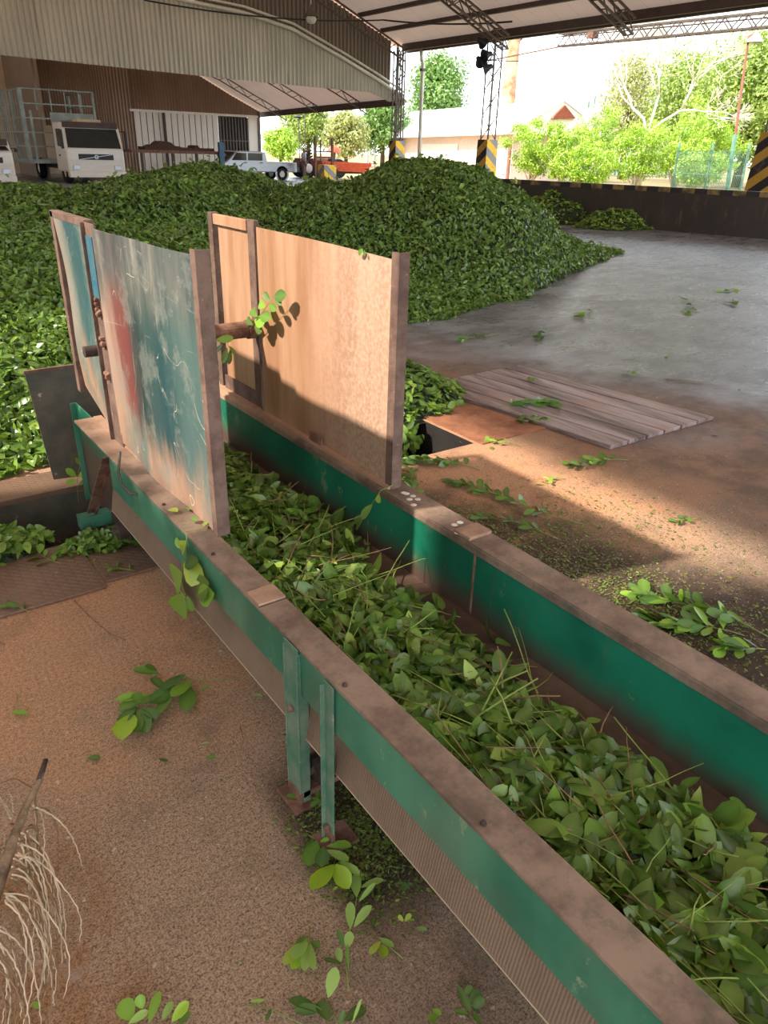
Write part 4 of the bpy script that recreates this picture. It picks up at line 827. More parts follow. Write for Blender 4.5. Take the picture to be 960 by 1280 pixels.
# sprigs on the right-hand floor
for k_, (lab, a, c, n, sz, sd, tn_) in enumerate([
    ('long leafy sprig on the floor at the right photo edge, leaves towards the rail', (962, 800), (800, 742), 16, .085, 41, 'mlg'),
    ('dense leafy end of green twigs on shaded floor below the long sprig', (930, 800), (815, 775), 16, .09, 42, 'mlgl'),
    ('sprig with drooping leaves at the right photo edge above the rail', (958, 815), (905, 812), 8, .07, 43, 'mld'),
    ('sprig in the board shadow nearest the right rail', (560, 668), (505, 590), 16, .07, 44, 'mdg'),
    ('leafy twig in the middle of the board shadow', (735, 652), (560, 610), 16, .075, 45, 'mgd'),
    ('small dark sprig where the board shadow meets the rail joint', (700, 672), (600, 650), 9, .06, 46, 'dg'),
    ('flat sprig crossing the edge of the board shadow near the pit', (600, 588), (510, 578), 16, .075, 47, 'mdg'),
    ('green sprig on dusty floor just below the plank hatch corner', (788, 578), (712, 582), 12, .07, 48, 'mdl'),
    ('dark leafy sprig lying on the near planks of the hatch', (620, 508), (690, 508), 18, .09, 49, 'mdg'),
    ('flat sprig on the reddish floor in front of the hatch', (630, 528), (688, 532), 14, .08, 50, 'mld'),
    ('small upright scrap on the middle planks of the hatch', (678, 478), (666, 476), 4, .06, 51, 'm'),
    ('thin sprig on grey floor between mound and hatch', (618, 418), (580, 428), 8, .09, 52, 'mg'),
    ('sprig with dark leaves on grey floor left of the hatch top', (690, 416), (672, 424), 6, .1, 53, 'dg'),
    ('short bright sprig on grey floor nearest the mound foot', (740, 392), (720, 398), 8, .1, 54, 'ml'),
    ('upright leafy twig far out on the grey floor', (872, 374), (846, 392), 10, .12, 55, 'mg'),
    ('small green twig at the far right of the grey floor', (918, 362), (904, 365), 5, .12, 56, 'l'),
    ('dark twig right of the upright leafy twig', (900, 378), (918, 382), 5, .1, 57, 'd'),
    ('single scrap of leaves below the hatch right end', (800, 468), (786, 470), 4, .07, 58, 'm'),
    ('small sprig on brown floor in the sun patch by the right edge', (870, 650), (846, 655), 5, .06, 59, 'md'),
    ('bright leaf cluster in the sunny strip below the hatch', (708, 600), (676, 606), 5, .06, 60, 'lw'),
    ('yellow green leaf cluster on the orange floor below the reddish sheet', (650, 560), (610, 552), 5, .06, 61, 'lw'),
    ('green leaf pair on the tread plate seam', (170, 716), (140, 712), 4, .05, 62, 'ml'),
    ('sprig lying across the tread plate by the pit', (88, 708), (38, 692), 6, .06, 63, 'lm'),
    ('small dark sprig at the lower left of the tread plate', (40, 766), (14, 762), 4, .05, 64, 'md'),
    ('crushed leaves sprig beside the foot plate of the leg', (412, 1012), (372, 1000), 8, .04, 65, 'lwm'),
    ('small leafy scrap behind the conveyor legs', (398, 920), (368, 925), 7, .045, 66, 'mld'),
    ('thin sprig at the foot of the leaf mound on grey floor', (800, 318), (745, 322), 10, .14, 67, 'mg'),
    ('leaf scrap on grey floor right of the plank hatch', (735, 398), (742, 390), 3, .09, 68, 'm')]):
    auto_sprig(lab, a, c, int(n * (1.8 if sd < 51 else 1.4)), sz * (1.15 if sd < 51 else 1), sd, tn_, z=(.028 if 'hatch' in lab and 'planks' in lab else .0))
# bare twigs on the floor
def bare_twig(label, pts, r=.0022, mat='twig'):
    P = [G(a, b_, .004 + r) for a, b_ in pts]; t = MB().tube(P, [r * (1 - .4 * i / len(P)) for i in range(len(P))], 6).build('twig', M[mat], org=tuple(P[0]), smooth=True); tag(t, label, 'twig')
bare_twig('thin forked brown twig on the floor between tread plate and large sprig', [(93, 750), (105, 764), (118, 776), (138, 792), (156, 800)])
bare_twig('short dark twig standing out on bare floor left of the leg', [(300, 908), (304, 925), (300, 938)], .0015)
bare_twig('thin pale straw beside the conveyor foot', [(398, 1010), (410, 1024), (425, 1040)], .0012)
bare_twig('short twig at the left photo edge on the floor', [(-4, 800), (6, 806)], .003)
bare_twig('long thin twig on grey brown floor below the hatch', [(832, 474), (860, 476), (880, 478)], .004)
bare_twig('thin stick on the far grey floor below the low wall', [(925, 310), (945, 313), (960, 314)], .006)
bare_twig('narrow dark twig on lower floor by the skirt', [(550, 1205), (549, 1218)], .0012)

# crumbs of leaf: nobody could count them
rng = np.random.RandomState(77); L = Leaves('mid')
def crumbs(n, xr, yr, dens, s0, s1, bias):
    x = rng.uniform(*xr, n); y = rng.uniform(*yr, n); k = rng.rand(n) < dens(x, y); x, y = x[k], y[k]; m = len(x)
    N, D = randdir(rng, m, (0, 0, 1), .25); Ln = rng.uniform(s0, s1, m); col = leafcol(rng, m, bias); br = rng.rand(m) < .68; col[br] = np.array(lin((104, 82, 54))) * rng.uniform(.3, 1.2, (br.sum(), 1))
    L.add(np.stack([x, y, np.full(m, .003) + rng.uniform(0, .003, m)], 1), D, N, Ln, Ln * rng.uniform(.3, .7, m), col, .1, .0)
crumbs(42000, (1.58, 3.7), (.1, 3.1), lambda x, y: np.exp(-((x - 2.2) / .62) ** 2) * (.35 + .65 * (smooth_noise(x, y, 3, 3) > -.2)) * np.clip((3.0 - y), 0, 1), .004, .022, .0)
crumbs(3000, (2.0, 4.2), (.9, 2.4), lambda x, y: np.exp(-((x - 3.1) / .5) ** 2) * .7, .004, .016, .4)
crumbs(12000, (.62, 1.1), (.85, 1.5), lambda x, y: np.exp(-((x - .78) / .13) ** 2 - ((y - 1.12) / .16) ** 2), .004, .016, .15)
crumbs(900, (.0, .9), (.6, 3.0), lambda x, y: .06 + .5 * (x > .7), .004, .014, .1)
crumbs(500, (2.5, 11), (2., 9), lambda x, y: .5 + 0 * x, .015, .05, .0)
crumbs(900, (.2, 1.4), (2.8, 3.18), lambda x, y: .6 + 0 * x, .008, .03, .3)
tag(L.build('leaf_litter'), 'scattered crumbs and scraps of dry leaf over the floor around the conveyor', 'leaf litter', kind='stuff')

# bird lime marks on the rails
for i, (pts, lab) in enumerate([([(508, 617), (516, 620), (522, 624), (512, 624), (517, 631), (505, 616)], 'white droppings on the right rail near the end post'), ([(572, 666), (568, 656), (575, 653)], 'small pale droppings on the right rail before the joint')]):
    t = thing('droppings', lab, 'droppings', tuple(G(*pts[0], .54)))
    for a, c in pts: p = G(a, c, .5405); MB().lathe([(0, .0022), (.008, .0018), (.012, 0)], (p[0], p[1], .5405), 9).build('spot', M['chalk'], t)

# ================================================================== broom at the lower left
bp = lambda x, y, z: G(x, y, z)
br = thing('twig_broom', 'dry palm stalk broom with thin curling pale fibres at the lower left', 'broom', tuple(G(0, 1200, 0)))
stalk = [bp(56, 952, .34), bp(50, 975, .335), bp(34, 1005, .33), bp(20, 1040, .325), bp(8, 1075, .32), bp(-8, 1120, .30), bp(-30, 1180, .27)]
b = MB().tube(stalk, [.0055, .0065, .0085, .010, .012, .015, .017], 10); b.build('stalk', M['broomh'], br, smooth=True)
b = MB().tube([bp(57, 950, .34), bp(49, 976, .335)], [.006, .007], 10); b.build('stalk_tip', M['dark'], br, smooth=True)
rng = np.random.RandomState(5)
fib = [[(40, 985), (18, 972), (-6, 982)], [(42, 1008), (66, 1018), (88, 1040), (100, 1070), (103, 1085)], [(34, 1034), (44, 1028), (52, 1060), (50, 1110), (48, 1118)], [(22, 1056), (46, 1060), (62, 1082), (70, 1130), (70, 1180)],
       [(14, 1072), (34, 1080), (50, 1120), (62, 1170), (60, 1230)], [(10, 1098), (34, 1108), (52, 1140), (60, 1200), (52, 1270)], [(4, 1118), (30, 1126), (54, 1165), (74, 1210), (64, 1262)], [(0, 1138), (20, 1150), (34, 1190), (30, 1240), (20, 1290)],
       [(-4, 1160), (14, 1176), (26, 1215), (30, 1260), (34, 1300)], [(-4, 1186), (10, 1210), (16, 1250), (10, 1300)], [(16, 1020), (6, 1004), (-6, 1000)], [(30, 1040), (40, 1090), (44, 1150), (40, 1180)]]
bi = MB()
for rep in range(6):
    for f_ in fib:
        if rep and f_[0][1] < 1015: continue
        jx, jy = (rng.normal(0, 16, 2) if rep else (0, 0)); sx_ = rep * rng.uniform(-1, 1) * 5; n = len(f_); pts = []; midj = rng.normal(0, 5, 2) if rep else (0, 0)
        xs = np.interp(np.linspace(0, n - 1, 26), range(n), [p[0] for p in f_]); ys = np.interp(np.linspace(0, n - 1, 26), range(n), [p[1] for p in f_])
        xs = np.convolve(np.pad(xs, 3, 'edge'), np.ones(7) / 7, 'valid'); ys = np.convolve(np.pad(ys, 3, 'edge'), np.ones(7) / 7, 'valid'); zend = rng.uniform(.03, .18)
        for i in range(26):
            t_ = i / 25; kx = .8 * math.sin(i * 2.4 + rep) ; pts.append(bp(xs[i] + jx * t_ - sx_ * .55 + kx + midj[0] * math.sin(3.1 * t_), ys[i] + jy * t_ + sx_ * 2.2 + midj[1] * math.sin(3.1 * t_), .325 * (1 - t_) + zend * t_ + .03 * math.sin(t_ * 3)))
        bi.tube(pts, [.0021 - .0011 * i / 25 for i in range(26)], 5, int(rng.rand() < .4))
bi.build('fibres', [M['broom'], M['twig']], br, smooth=True)

# ================================================================== yard: columns, vehicles, buildings
def column(label, x, y, w0, w1, ztop, group='striped lattice columns along the open side', mat='yb', z1=6.0, lights=False):
    t = thing('lattice_column', label, 'column', (x, y, 0), group)
    b = MB(); V = [(x - w0 / 2, y - w0 / 2, 0), (x + w0 / 2, y - w0 / 2, 0), (x + w0 / 2, y + w0 / 2, 0), (x - w0 / 2, y + w0 / 2, 0), (x - w1 / 2, y - w1 / 2, ztop), (x + w1 / 2, y - w1 / 2, ztop), (x + w1 / 2, y + w1 / 2, ztop), (x - w1 / 2, y + w1 / 2, ztop)]
    b.add(V, [(3, 2, 1, 0), (4, 5, 6, 7)]); b.add(V, [(0, 1, 5, 4), (2, 3, 7, 6)], 1); b.add(V, [(1, 2, 6, 5), (3, 0, 4, 7)], 0); b.build('striped_base', [M['yk'], M['yb']], t)
    b = MB(); h = w1 * .36
    for sx in (-h, h):
        for sy in (-h, h): b.bar((x + sx, y + sy, ztop), (x + sx, y + sy, z1), .045)
    n = int((z1 - ztop) / .45)
    for i in range(n):
        za, zb = ztop + i * (z1 - ztop) / n, ztop + (i + 1) * (z1 - ztop) / n; s_ = 1 if i % 2 else -1
        b.bar((x - h, y - s_ * h, za), (x - h, y + s_ * h, zb), .022); b.bar((x + h, y + s_ * h, za), (x + h, y - s_ * h, zb), .022); b.bar((x - s_ * h, y - h, za), (x + s_ * h, y - h, zb), .022); b.bar((x + s_ * h, y + h, za), (x - s_ * h, y + h, zb), .022)
    b.build('lattice_shaft', M['truss'], t); return t
column('striped tapered column base at the right photo edge behind the low wall', 25.5, 14.1, .95, .72, 2.5)
column('middle lattice column with yellow striped base in front of the white building', 25.1, 27.1, .72, .62, 2.2)
column('slim black and yellow striped column beside the downpipe', 24.9, 33.6, .62, .56, 2.1)
t = thing('downpipe', 'pale rainwater downpipe at the corner of the shed', 'pipe', (25.95, 33.2, 0))
b = MB().tube([(25.9, 33.2, 6.1), (25.95, 33.2, 5.75), (26.05, 33.2, 5.5), (26.05, 33.2, 0)], .09, 10); b.build('pipe', M['gutter'], t, smooth=True); MB().box((25.93, 33.08, 5.2), (26.17, 33.32, 5.32)).build('collar', M['truss'], t)
b = MB(); lattice(b, (25.55, 34.2, 0), (25.55, 34.2, 6.2), (-1, 0, 0), .35, .5, .035, .018); t = thing('corner_truss', 'grey lattice corner mast left of the downpipe', 'mast', (25.5, 34.2, 0)); b.build('lattice_shaft', M['truss'], t)
def floodlight(label, p, ang):
    t = thing('floodlight', label, 'floodlight', tuple(p)); R = Matrix.Translation(p) @ Matrix.Rotation(ang, 4, 'Z') @ Matrix.Rotation(1.9, 4, 'Y')
    b = MB().lathe([(0, -.28), (.08, -.26), (.12, -.1), (.24, .08), (.26, .12), (.24, .13), (0, .1)], M4=R, n=16); b.build('lamp_head', M['black'], t, smooth=True)
    MB().bar(p, (25.05, 27.1, p[2] + .05), .05).build('arm', M['truss'], t)
for q, a in [((608, 69), 3.0), ((600, 76), .4), ((608, 85), 2.4), ((602, 52), 0.)]:
    p = PX(*q, 24.6); floodlight({69: 'uppermost round floodlight head on the middle lattice column', 76: 'second floodlight on the middle column, pointing left', 85: 'lowest floodlight on the middle lattice column', 52: 'floodlight right under the eave on the middle column'}[q[1]], (p[0], p[1], p[2]), a)
t = thing('lattice_girder', 'long rusty lattice girder hanging across the open sky at the right', 'girder', (27, 20, 5.5))
b = MB(); A_, B_ = Vector((27, 25.2, 5.75)), Vector((27, 13.5, 5.6)); lattice(b, A_, B_, (0, 0, 1), .42, .42, .03, .016, .3, (1, 0, 0)); b.build('lattice_beam', M['truss'], t)
b = MB(); b.bar((27, 29.5, 5.5), (27, 25, 5.75), .05); b.bar((27, 25.2, 6.3), (27, 14.0, 6.35), .05); b.bar((27, 23.5, 6.3), (27, 23.5, 5.9), .3, .35); b.bar((27, 25.5, 6.1), (27, 16, 5.9), .04); b.build('tie_rods', M['rust'], t)
def cable(label, a, b_, sag, r=.02, n=14):
    a, b_ = np.array(a), np.array(b_); P = [a + (b_ - a) * i / n - np.array([0, 0, sag * 4 * (i / n) * (1 - i / n)]) for i in range(n + 1)]
    tag(MB().tube(P, r, 6).build('power_cable', M['black'], org=tuple(P[0]), smooth=True), label, 'cable')
cable('black power cable slung along the corrugated wall from the upper left', PY(180, 0, 33.5), PY(480, 25, 33), .25, .03); cable('black cable running under the roof from the truss to the middle column', PY(480, 25, 33), PX(640, 27, 25), .12, .035)
cable('thin cable from the floodlights towards the stack', PX(612, 75, 24.8), PX(705, 70, 27), .1, .015)
t = thing('pendant_lamp', 'round factory pendant lamp hanging under the shed truss', 'lamp', tuple(PY(389, 20, 33)))
p = PY(389, 20, 33); b = MB().lathe([(.02, .42), (.05, .3), (.12, .22), (.3, .02), (.31, -.03)], p, 18); b.build('lamp_shade', M['truss'], t, smooth=True)
b = MB().lathe([(.2, -.03), (.24, -.12), (.16, -.26), (0, -.3)], p, 18); b.build('glass_bowl', M['lampw'], t, smooth=True)
b = MB().tube([p + np.array([0, 0, .4]), p + np.array([0, 0, 1.6])], .02, 6); b.build('rod', M['gutter'], t)

def vehicle_wheel(parent, c, r, wd, axis='x'):
    w_ = MB().wheel(c, r, wd, axis).build('wheel', M['tyre'], parent, smooth=False); R = Matrix.Translation(c) @ (Matrix.Rotation(math.pi / 2, 4, 'Y') if axis == 'x' else Matrix.Rotation(math.pi / 2, 4, 'X'))
    MB().lathe([(0, -wd * .42), (r * .3, -wd * .42), (r * .55, -wd * .3), (r * .55, wd * .3), (r * .3, wd * .42), (0, wd * .42)], n=16, M4=R).build('hub', M['whitep'], w_)
def truck(label, x0, x1, y, ztop, z0=.45, cage=True):
    """cab over truck facing -Y"""
    t = thing('truck', label, 'truck', ((x0 + x1) / 2, y, 0)); W = x1 - x0; xm = (x0 + x1) / 2; h = ztop
    s = MB(); prof = [(y + .02, z0), (y, z0 + .5), (y + .02, z0 + .9), (y + .3, h - .2), (y + .55, h), (y + 1.7, h), (y + 1.75, z0)]
    s.prism([(x0, a, c) for a, c in prof], (W, 0, 0)); s.build('cab', M['whitep'], t, bevel=.07)
    s = MB(); zb, zt = z0 + .95, h - .22; yb, yt = y + .035, y + .29
    s.add([(x0 + .1, yb - .02, zb), (x1 - .1, yb - .02, zb), (x1 - .16, yt - .02, zt), (x0 + .16, yt - .02, zt)], [(0, 1, 2, 3)]); s.add([(x0 + .1, yb + .03, zb), (x1 - .1, yb + .03, zb), (x1 - .16, yt + .03, zt), (x0 + .16, yt + .03, zt)], [(3, 2, 1, 0)]); s.build('windscreen', M['glass'], t)
    for sx, xx in ((-1, x0), (1, x1)):
        s = MB(); s.prism([(xx + sx * .005, y + .35, z0 + .95), (xx + sx * .005, y + 1.15, z0 + 1.0), (xx + sx * .005, y + 1.15, h - .25), (xx + sx * .005, y + .52, h - .25)], (sx * .01, 0, 0)); s.build('side_window', M['glass'], t)
        s = MB(); s.box((xx + sx * .12 - .06, y - .1, z0 + .9), (xx + sx * .12 + .06, y - .02, h - .3)); mi_ = s.build('mirror', M['black'], t, bevel=.03); MB().bar((xx, y + .25, h - .3), (xx + sx * .12, y - .06, h - .28), .03).build('mirror_arm', M['black'], mi_)
        MB().box((xx + sx * .01 - .01, y + .95, z0 + .6), (xx + sx * .01 + .01, y + 1.1, z0 + .68)).build('door_handle', M['black'], t)
        MB().box((xx - sx * .35 - .14, y - .03, z0 + .1), (xx - sx * .35 + .14, y + .0, z0 + .28)).build('headlight', M['silver'], t, bevel=.02)
    MB().box((xm - W * .3, y - .035, z0 + .5), (xm + W * .3, y + .02, z0 + .72)).build('grille', M['black'], t, bevel=.02)
    s = MB(); s.bar((xm - W * .3, y - .045, z0 + .5), (xm + W * .3, y - .045, z0 + .72), .03, .02); s.lathe([(.05, 0), (.085, 0), (.085, .02), (.05, .02)], n=16, M4=Matrix.Translation((xm, y - .04, z0 + .61)) @ Matrix.Rotation(math.pi / 2, 4, 'X')); s.build('emblem', M['silver'], t)
    MB().box((x0, y - .08, z0 - .2), (x1, y + .2, z0 + .05)).build('bumper', M['whitep'], t, bevel=.04)
    MB().box((xm - .5, y + .35, h), (xm + .5, y + 1.1, h + .14)).build('roof_deflector', M['tan'], t, bevel=.04)
    MB().box((x0 + .08, y + .26, h - .2), (x1 - .08, y + .38, h + .03)).build('visor', M['beam'], t, bevel=.02)
    MB().box((x0 + .4, y + 1.0, .5), (x1 - .4, y + 7.5, .75)).build('chassis', M['black'], t)
    for xx in (x0 + .18, x1 - .18):
        for yy in (y + .9, y + 5.6): vehicle_wheel(t, (xx, yy, .45), .45, .28)
    if cage:
        cx0, cx1, cy0, cy1, cz0, cz1 = x0 - 1.05, x1 - .5, y + 1.9, y + 7.6, .85, 3.42 * (y + 1.9) / 36 - .02 * y * 0
        s = MB()
        for i in range(4): yy = cy0 + (cy1 - cy0) * i / 3; [s.bar((xx, yy, cz0), (xx, yy, cz1), .09) for xx in (cx0, cx1)]
        for i in range(6): zz = cz0 + (cz1 - cz0) * i / 5; s.bar((cx0, cy0, zz), (cx0, cy1, zz), .05); s.bar((cx1, cy0, zz), (cx1, cy1, zz), .05); s.bar((cx0, cy0, zz), (cx1, cy0, zz), .05)
        for i in range(1, 12): yy = cy0 + (cy1 - cy0) * i / 12; s.bar((cx0, yy, cz0), (cx0, yy, cz1), .03)
        for i in range(1, 5): xx = cx0 + (cx1 - cx0) * i / 5; s.bar((xx, cy0, cz1 - .8), (xx, cy0, cz1), .045)
        s.bar((cx0, cy0, cz0), (cx0, cy0, cz1), .16); s.bar((cx0 + .3, cy0, cz0), (cx0 + .3, cy0, cz1 - .8), .1); s.build('stake_cage', M['cage'], t)
        MB().box((cx0, cy0, cz0 - .12), (cx1, cy1, cz0)).build('cargo_bed', M['cage'], t); MB().box((x0 + .05, cy0 + .02, cz0), (cx1, cy0 + .05, cz1 - .85)).build('headboard', M['cage'], t)
    return t
truck('white cab over truck with a tall grey stake cage, facing the mound', 9.25, 11.7, 35.9, 2.36)
truck('white truck cut by the left photo edge, lower than the caged one', 4.95, 6.95, 34.9, 1.62, .3, cage=False)

t = thing('pickup_truck', 'silver double cab pickup parked side on beyond the mound', 'pickup truck', (20.3, 40, 0)); y = 40.
prof = [(18.05, .38), (18.02, .78), (18.45, .9), (19.0, 1.36), (19.2, 1.42), (20.5, 1.42), (20.75, 1.34), (20.85, .92), (22.7, .9), (22.75, .4)]
s = MB().prism([(a, y, c) for a, c in prof], (0, 1.5, 0)); s.build('body', M['silver'], t, bevel=.05)
for a, c in ((18.75, 19.6), (19.7, 20.55)): MB().prism([(a + (.28 if a < 19 else 0), y - .01, 1.33), (c, y - .01, 1.33), (c, y - .01, .97), (a - .02, y - .01, .97)], (0, -.01, 0)).build('side_window', M['glass'], t)
MB().prism([(18.42, y + .1, .92), (18.95, y + .1, 1.35), (18.95, y + 1.4, 1.35), (18.42, y + 1.4, .92)], (-.02, 0, .02)).build('windscreen', M['glass'], t)
for a in (19.45, 20.4): MB().box((a, y - .03, .84), (a + .16, y, .88)).build('door_handle', M['black'], t)
MB().box((17.98, y + .02, .35), (18.1, y + 1.48, .5)).build('bumper', M['black'], t, bevel=.02)
for a in (18.75, 21.75):
    vehicle_wheel(t, (a, y + .08, .3), .33, .22, 'y'); vehicle_wheel(t, (a, y + 1.4, .3), .33, .22, 'y')
    MB().wheel((a, y + .02, .33), .42, .04, 'y').build('wheel_arch', M['silver'], t)

t = thing('loading_platform', 'rusty loading platform heaped with scrap in front of the white door', 'platform', (14.8, 38, 0))
MB().box((12.6, 37.6, 1.25), (16.95, 39, 1.38)).build('deck', M['rust'], t)
for x_ in (13.1, 14.6, 15.8): MB().bar((x_, 37.7, 0), (x_, 37.7, 1.25), .1).build('support', M['beam'], t)
b = MB(); xs = np.linspace(13.3, 16.8, 30); hh = [.05 + .28 * math.exp(-((x_ - 14.3) / .55) ** 2) + .08 * abs(math.sin(x_ * 7)) + (.12 if abs(x_ - 15.9) < .12 else 0) for x_ in xs]
b.prism([(xs[0], 37.8, 1.38)] + [(x_, 37.8, 1.38 + h_) for x_, h_ in zip(xs, hh)] + [(xs[-1], 37.8, 1.38)], (0, .9, 0)); tag(b.build('scrap_pile', m_rust('scrap', (92, 52, 40), (60, 44, 40)), org=(14.8, 38, 1.38)), 'low heap of rusty scrap on the loading platform', 'scrap', kind='stuff')
tag(MB().box((16.9, 37.4, 0), (17.15, 37.6, 1.8)).box((16.86, 37.36, 1.15), (17.19, 37.64, 1.3)).build('steel_post', M['blue'], org=(17, 37.5, 0), bevel=.01), 'blue steel post at the right end of the loading platform', 'post')

# person beyond the mound
def person(label, x, y, face):
    t = thing('person', label, 'person', (x, y, 0)); t.rotation_euler = (0, 0, face)
    def skin(name, verts, edges, rad, mat, par):
        me = bpy.data.meshes.new(name); me.from_pydata(verts, edges, []); o = bpy.data.objects.new(name, me); C.objects.link(o); o.parent = par
        o.modifiers.new('skin', 'SKIN'); 
        if not me.skin_vertices: me.attributes.new if False else None
        bpy.context.view_layer.objects.active = o
        for i, r_ in enumerate(rad): me.skin_vertices[0].data[i].radius = (r_, r_)
        me.skin_vertices[0].data[0].use_root = True; ss = o.modifiers.new('sub', 'SUBSURF'); ss.levels = ss.render_levels = 2; me.materials.append(mat); return o
    v = [(0, 0, .93), (0, 0, 1.15), (0, 0, 1.36), (0, 0, 1.46), (0, -.01, 1.54), (0, -.02, 1.62), (.1, 0, .88), (.11, -.02, .48), (.11, .01, .08), (.11, -.12, .04), (-.1, 0, .88), (-.11, -.02, .48), (-.11, .01, .08), (-.11, -.12, .04),
         (.19, 0, 1.36), (.25, .02, 1.1), (.2, -.14, .95), (.12, -.2, .96), (-.19, 0, 1.36), (-.25, .02, 1.1), (-.2, -.14, .95), (-.12, -.2, .96)]
    e = [(0, 1), (1, 2), (2, 3), (3, 4), (4, 5), (0, 6), (6, 7), (7, 8), (8, 9), (0, 10), (10, 11), (11, 12), (12, 13), (2, 14), (14, 15), (15, 16), (16, 17), (2, 18), (18, 19), (19, 20), (20, 21)]
    r_ = [.13, .12, .14, .055, .085, .08, .09, .06, .045, .04, .09, .06, .045, .04, .06, .042, .032, .03, .06, .042, .032, .03]
    skin('body', v, e, r_, M['skin'], t)
    skin('shirt', [(0, 0, .95), (0, 0, 1.15), (0, 0, 1.37), (.19, 0, 1.37), (.24, .015, 1.15), (-.19, 0, 1.37), (-.24, .015, 1.15)], [(0, 1), (1, 2), (2, 3), (3, 4), (2, 5), (5, 6)], [.15, .14, .16, .075, .055, .075, .055], M['shirt'], t)
    skin('trousers', [(0, 0, .95), (.1, 0, .86), (.11, -.02, .48), (.11, .01, .1), (-.1, 0, .86), (-.11, -.02, .48), (-.11, .01, .1)], [(0, 1), (1, 2), (2, 3), (0, 4), (4, 5), (5, 6)], [.15, .105, .075, .06, .105, .075, .06], M['trouser'], t)
    b = MB().lathe([(.1, -.01), (.105, .06), (.07, .12), (0, .14)], (0, 0, 1.64), 14); b.box((-.07, -.2, 1.64), (.07, -.08, 1.655)); b.build('cap', M['lampw'], t, smooth=True); return t
person('person in a grey blue shirt and light cap standing behind the pickup', 22.75, 39.3, .7)

# tractor, orange tipper and rusty frame
t = thing('tipper_trailer', 'orange red tipping trailer parked beyond the mound', 'trailer', (26.4, 41, 0))
b = MB(); zt, zb_ = 1.0, .5
b.add([(24.7, 40.6, zt), (28.3, 40.6, zt - .08), (28.3, 42, zt - .08), (24.7, 42, zt), (24.95, 40.75, zb_), (27.9, 40.75, zb_ - .1), (27.9, 41.85, zb_ - .1), (24.95, 41.85, zb_)], [(4, 0, 3, 7), (1, 5, 6, 2), (0, 4, 5, 1), (3, 2, 6, 7), (4, 7, 6, 5)]); b.build('tub', M['orange'], t)
b = MB(); [b.bar((24.8 + .04 * i, 40.62 + .03 * i, zt - .08 - .1 * i), (28.2 - .06 * i, 40.62 + .03 * i, zt - .14 - .1 * i), .03) for i in range(5)]; [b.bar((x_, 40.6, zt), (x_, 40.75, zb_), .05) for x_ in (24.9, 26.5, 28.1)]; b.build('ribs', M['orange'], t)
vehicle_wheel(t, (25.4, 40.6, .3), .42, .25, 'y'); vehicle_wheel(t, (25.4, 42, .3), .42, .25, 'y'); MB().bar((24.6, 41.2, .4), (28, 41.2, .38), .12).build('chassis', M['beam'], t)
t = thing('tractor', 'orange and grey tractor half hidden behind rusty posts', 'tractor', (25, 43.5, 0))
MB().box((24.6, 43, .6), (26.6, 43.7, 1.1)).build('bonnet', M['rust'], t, bevel=.05); b = MB().lathe([(.42, 0), (.38, .2), (.2, .36), (0, .42)], (27.3, 43.4, 1.45), 16); b.build('seat_cowl', M['orange'], t, smooth=True); MB().bar((27.3, 43.4, .9), (27.3, 43.4, 1.5), .12).build('seat_stem', M['truss'], t)
for a in (25.1, 27.3): vehicle_wheel(t, (a, 42.9, .55), .55, .3, 'y'); vehicle_wheel(t, (a, 43.9, .55), .55, .3, 'y')
MB().tube([(25.8, 43.3, 1.1), (25.8, 43.3, 1.9)], .04, 8).build('exhaust', M['dark'], t)
t = thing('forklift_mast', 'rusty double posted mast with yellow striped base beyond the mound', 'mast', (24, 39.5, 0))
b = MB(); b.bar((23.6, 39.5, 0), (23.6, 39.5, 2.25), .12); b.bar((24.72, 39.5, .6), (24.72, 39.5, 2.2), .12); b.bar((23.6, 39.5, 1.2), (24.72, 39.5, 1.2), .1); b.bar((23.6, 39.5, 1.5), (24.72, 39.5, 1.5), .06); b.bar((23.95, 39.5, 1.0), (23.95, 39.5, 2.1), .06); b.build('mast_posts', M['rust'], t)
MB().box((24.0, 39.2, 0), (24.8, 39.9, .82)).build('striped_base', M['yb'], t)
b = MB(); 
for i in range(10): a = i * .6; b.tube([(23.2 + .2 * math.sin(i * 3), 39.9, .9 + i * .06), (23.45 + .2 * math.cos(i * 2), 39.9, 1.1 + i * .05)], .05, 6)
b.build('hydraulics', M['dark'], t)
t = thing('slender_mast', 'slim faint lattice mast with a small lamp behind the rusty posts', 'mast', (26.5, 46, 0)); b = MB(); lattice(b, (26.3, 46, 0), (26.3, 46, 4.2), (1, 0, 0), .45, .5, .02, .012); b.build('lattice_shaft', M['truss'], t); b = MB().lathe([(.02, .1), (.3, 0), (.28, -.06)], (26.2, 45.9, 3.4), 14); b.build('lamp_head', M['black'], t)

# white building
hz = 2.35
def P3(px, D, z): p = PD(px, 190, D); return np.array([p[0], p[1], z])
E1, E2 = P3(455, 84, 2.75), P3(632, 50, 2.85); ax = norm(E2 - E1); ax[2] = 0; back = np.array([-ax[1], ax[0], 0]); back = back if back[1] > 0 or back[0] > 0 else -back
if back @ norm(E1) < 0: back = -back
DP = 8.
t = thing('house', 'low white walled building with a broad white roof and brown gable', 'building', tuple((E1 + E2) / 2 * np.array([1, 1, 0])))
R1, R2 = E1 + ax * 5 + back * DP * .5 + np.array([0, 0, 2.6]), E2 + back * DP * .5 + np.array([0, 0, 2.1]); B1, B2 = E1 + back * DP, E2 + back * DP
up = np.array([0, 0, .12]); b = MB(); b.add([E1, E2, R2, R1, B2, B1] + [q + up for q in (E1, E2, R2, R1, B2, B1)], [(0, 1, 2, 3), (3, 2, 4, 5), (5, 0, 3), (6, 9, 8, 7), (9, 11, 10, 8), (11, 9, 6), (0, 6, 7, 1), (1, 7, 8, 2), (2, 8, 10, 4)]); b.build('roof', M['roofw'], t)
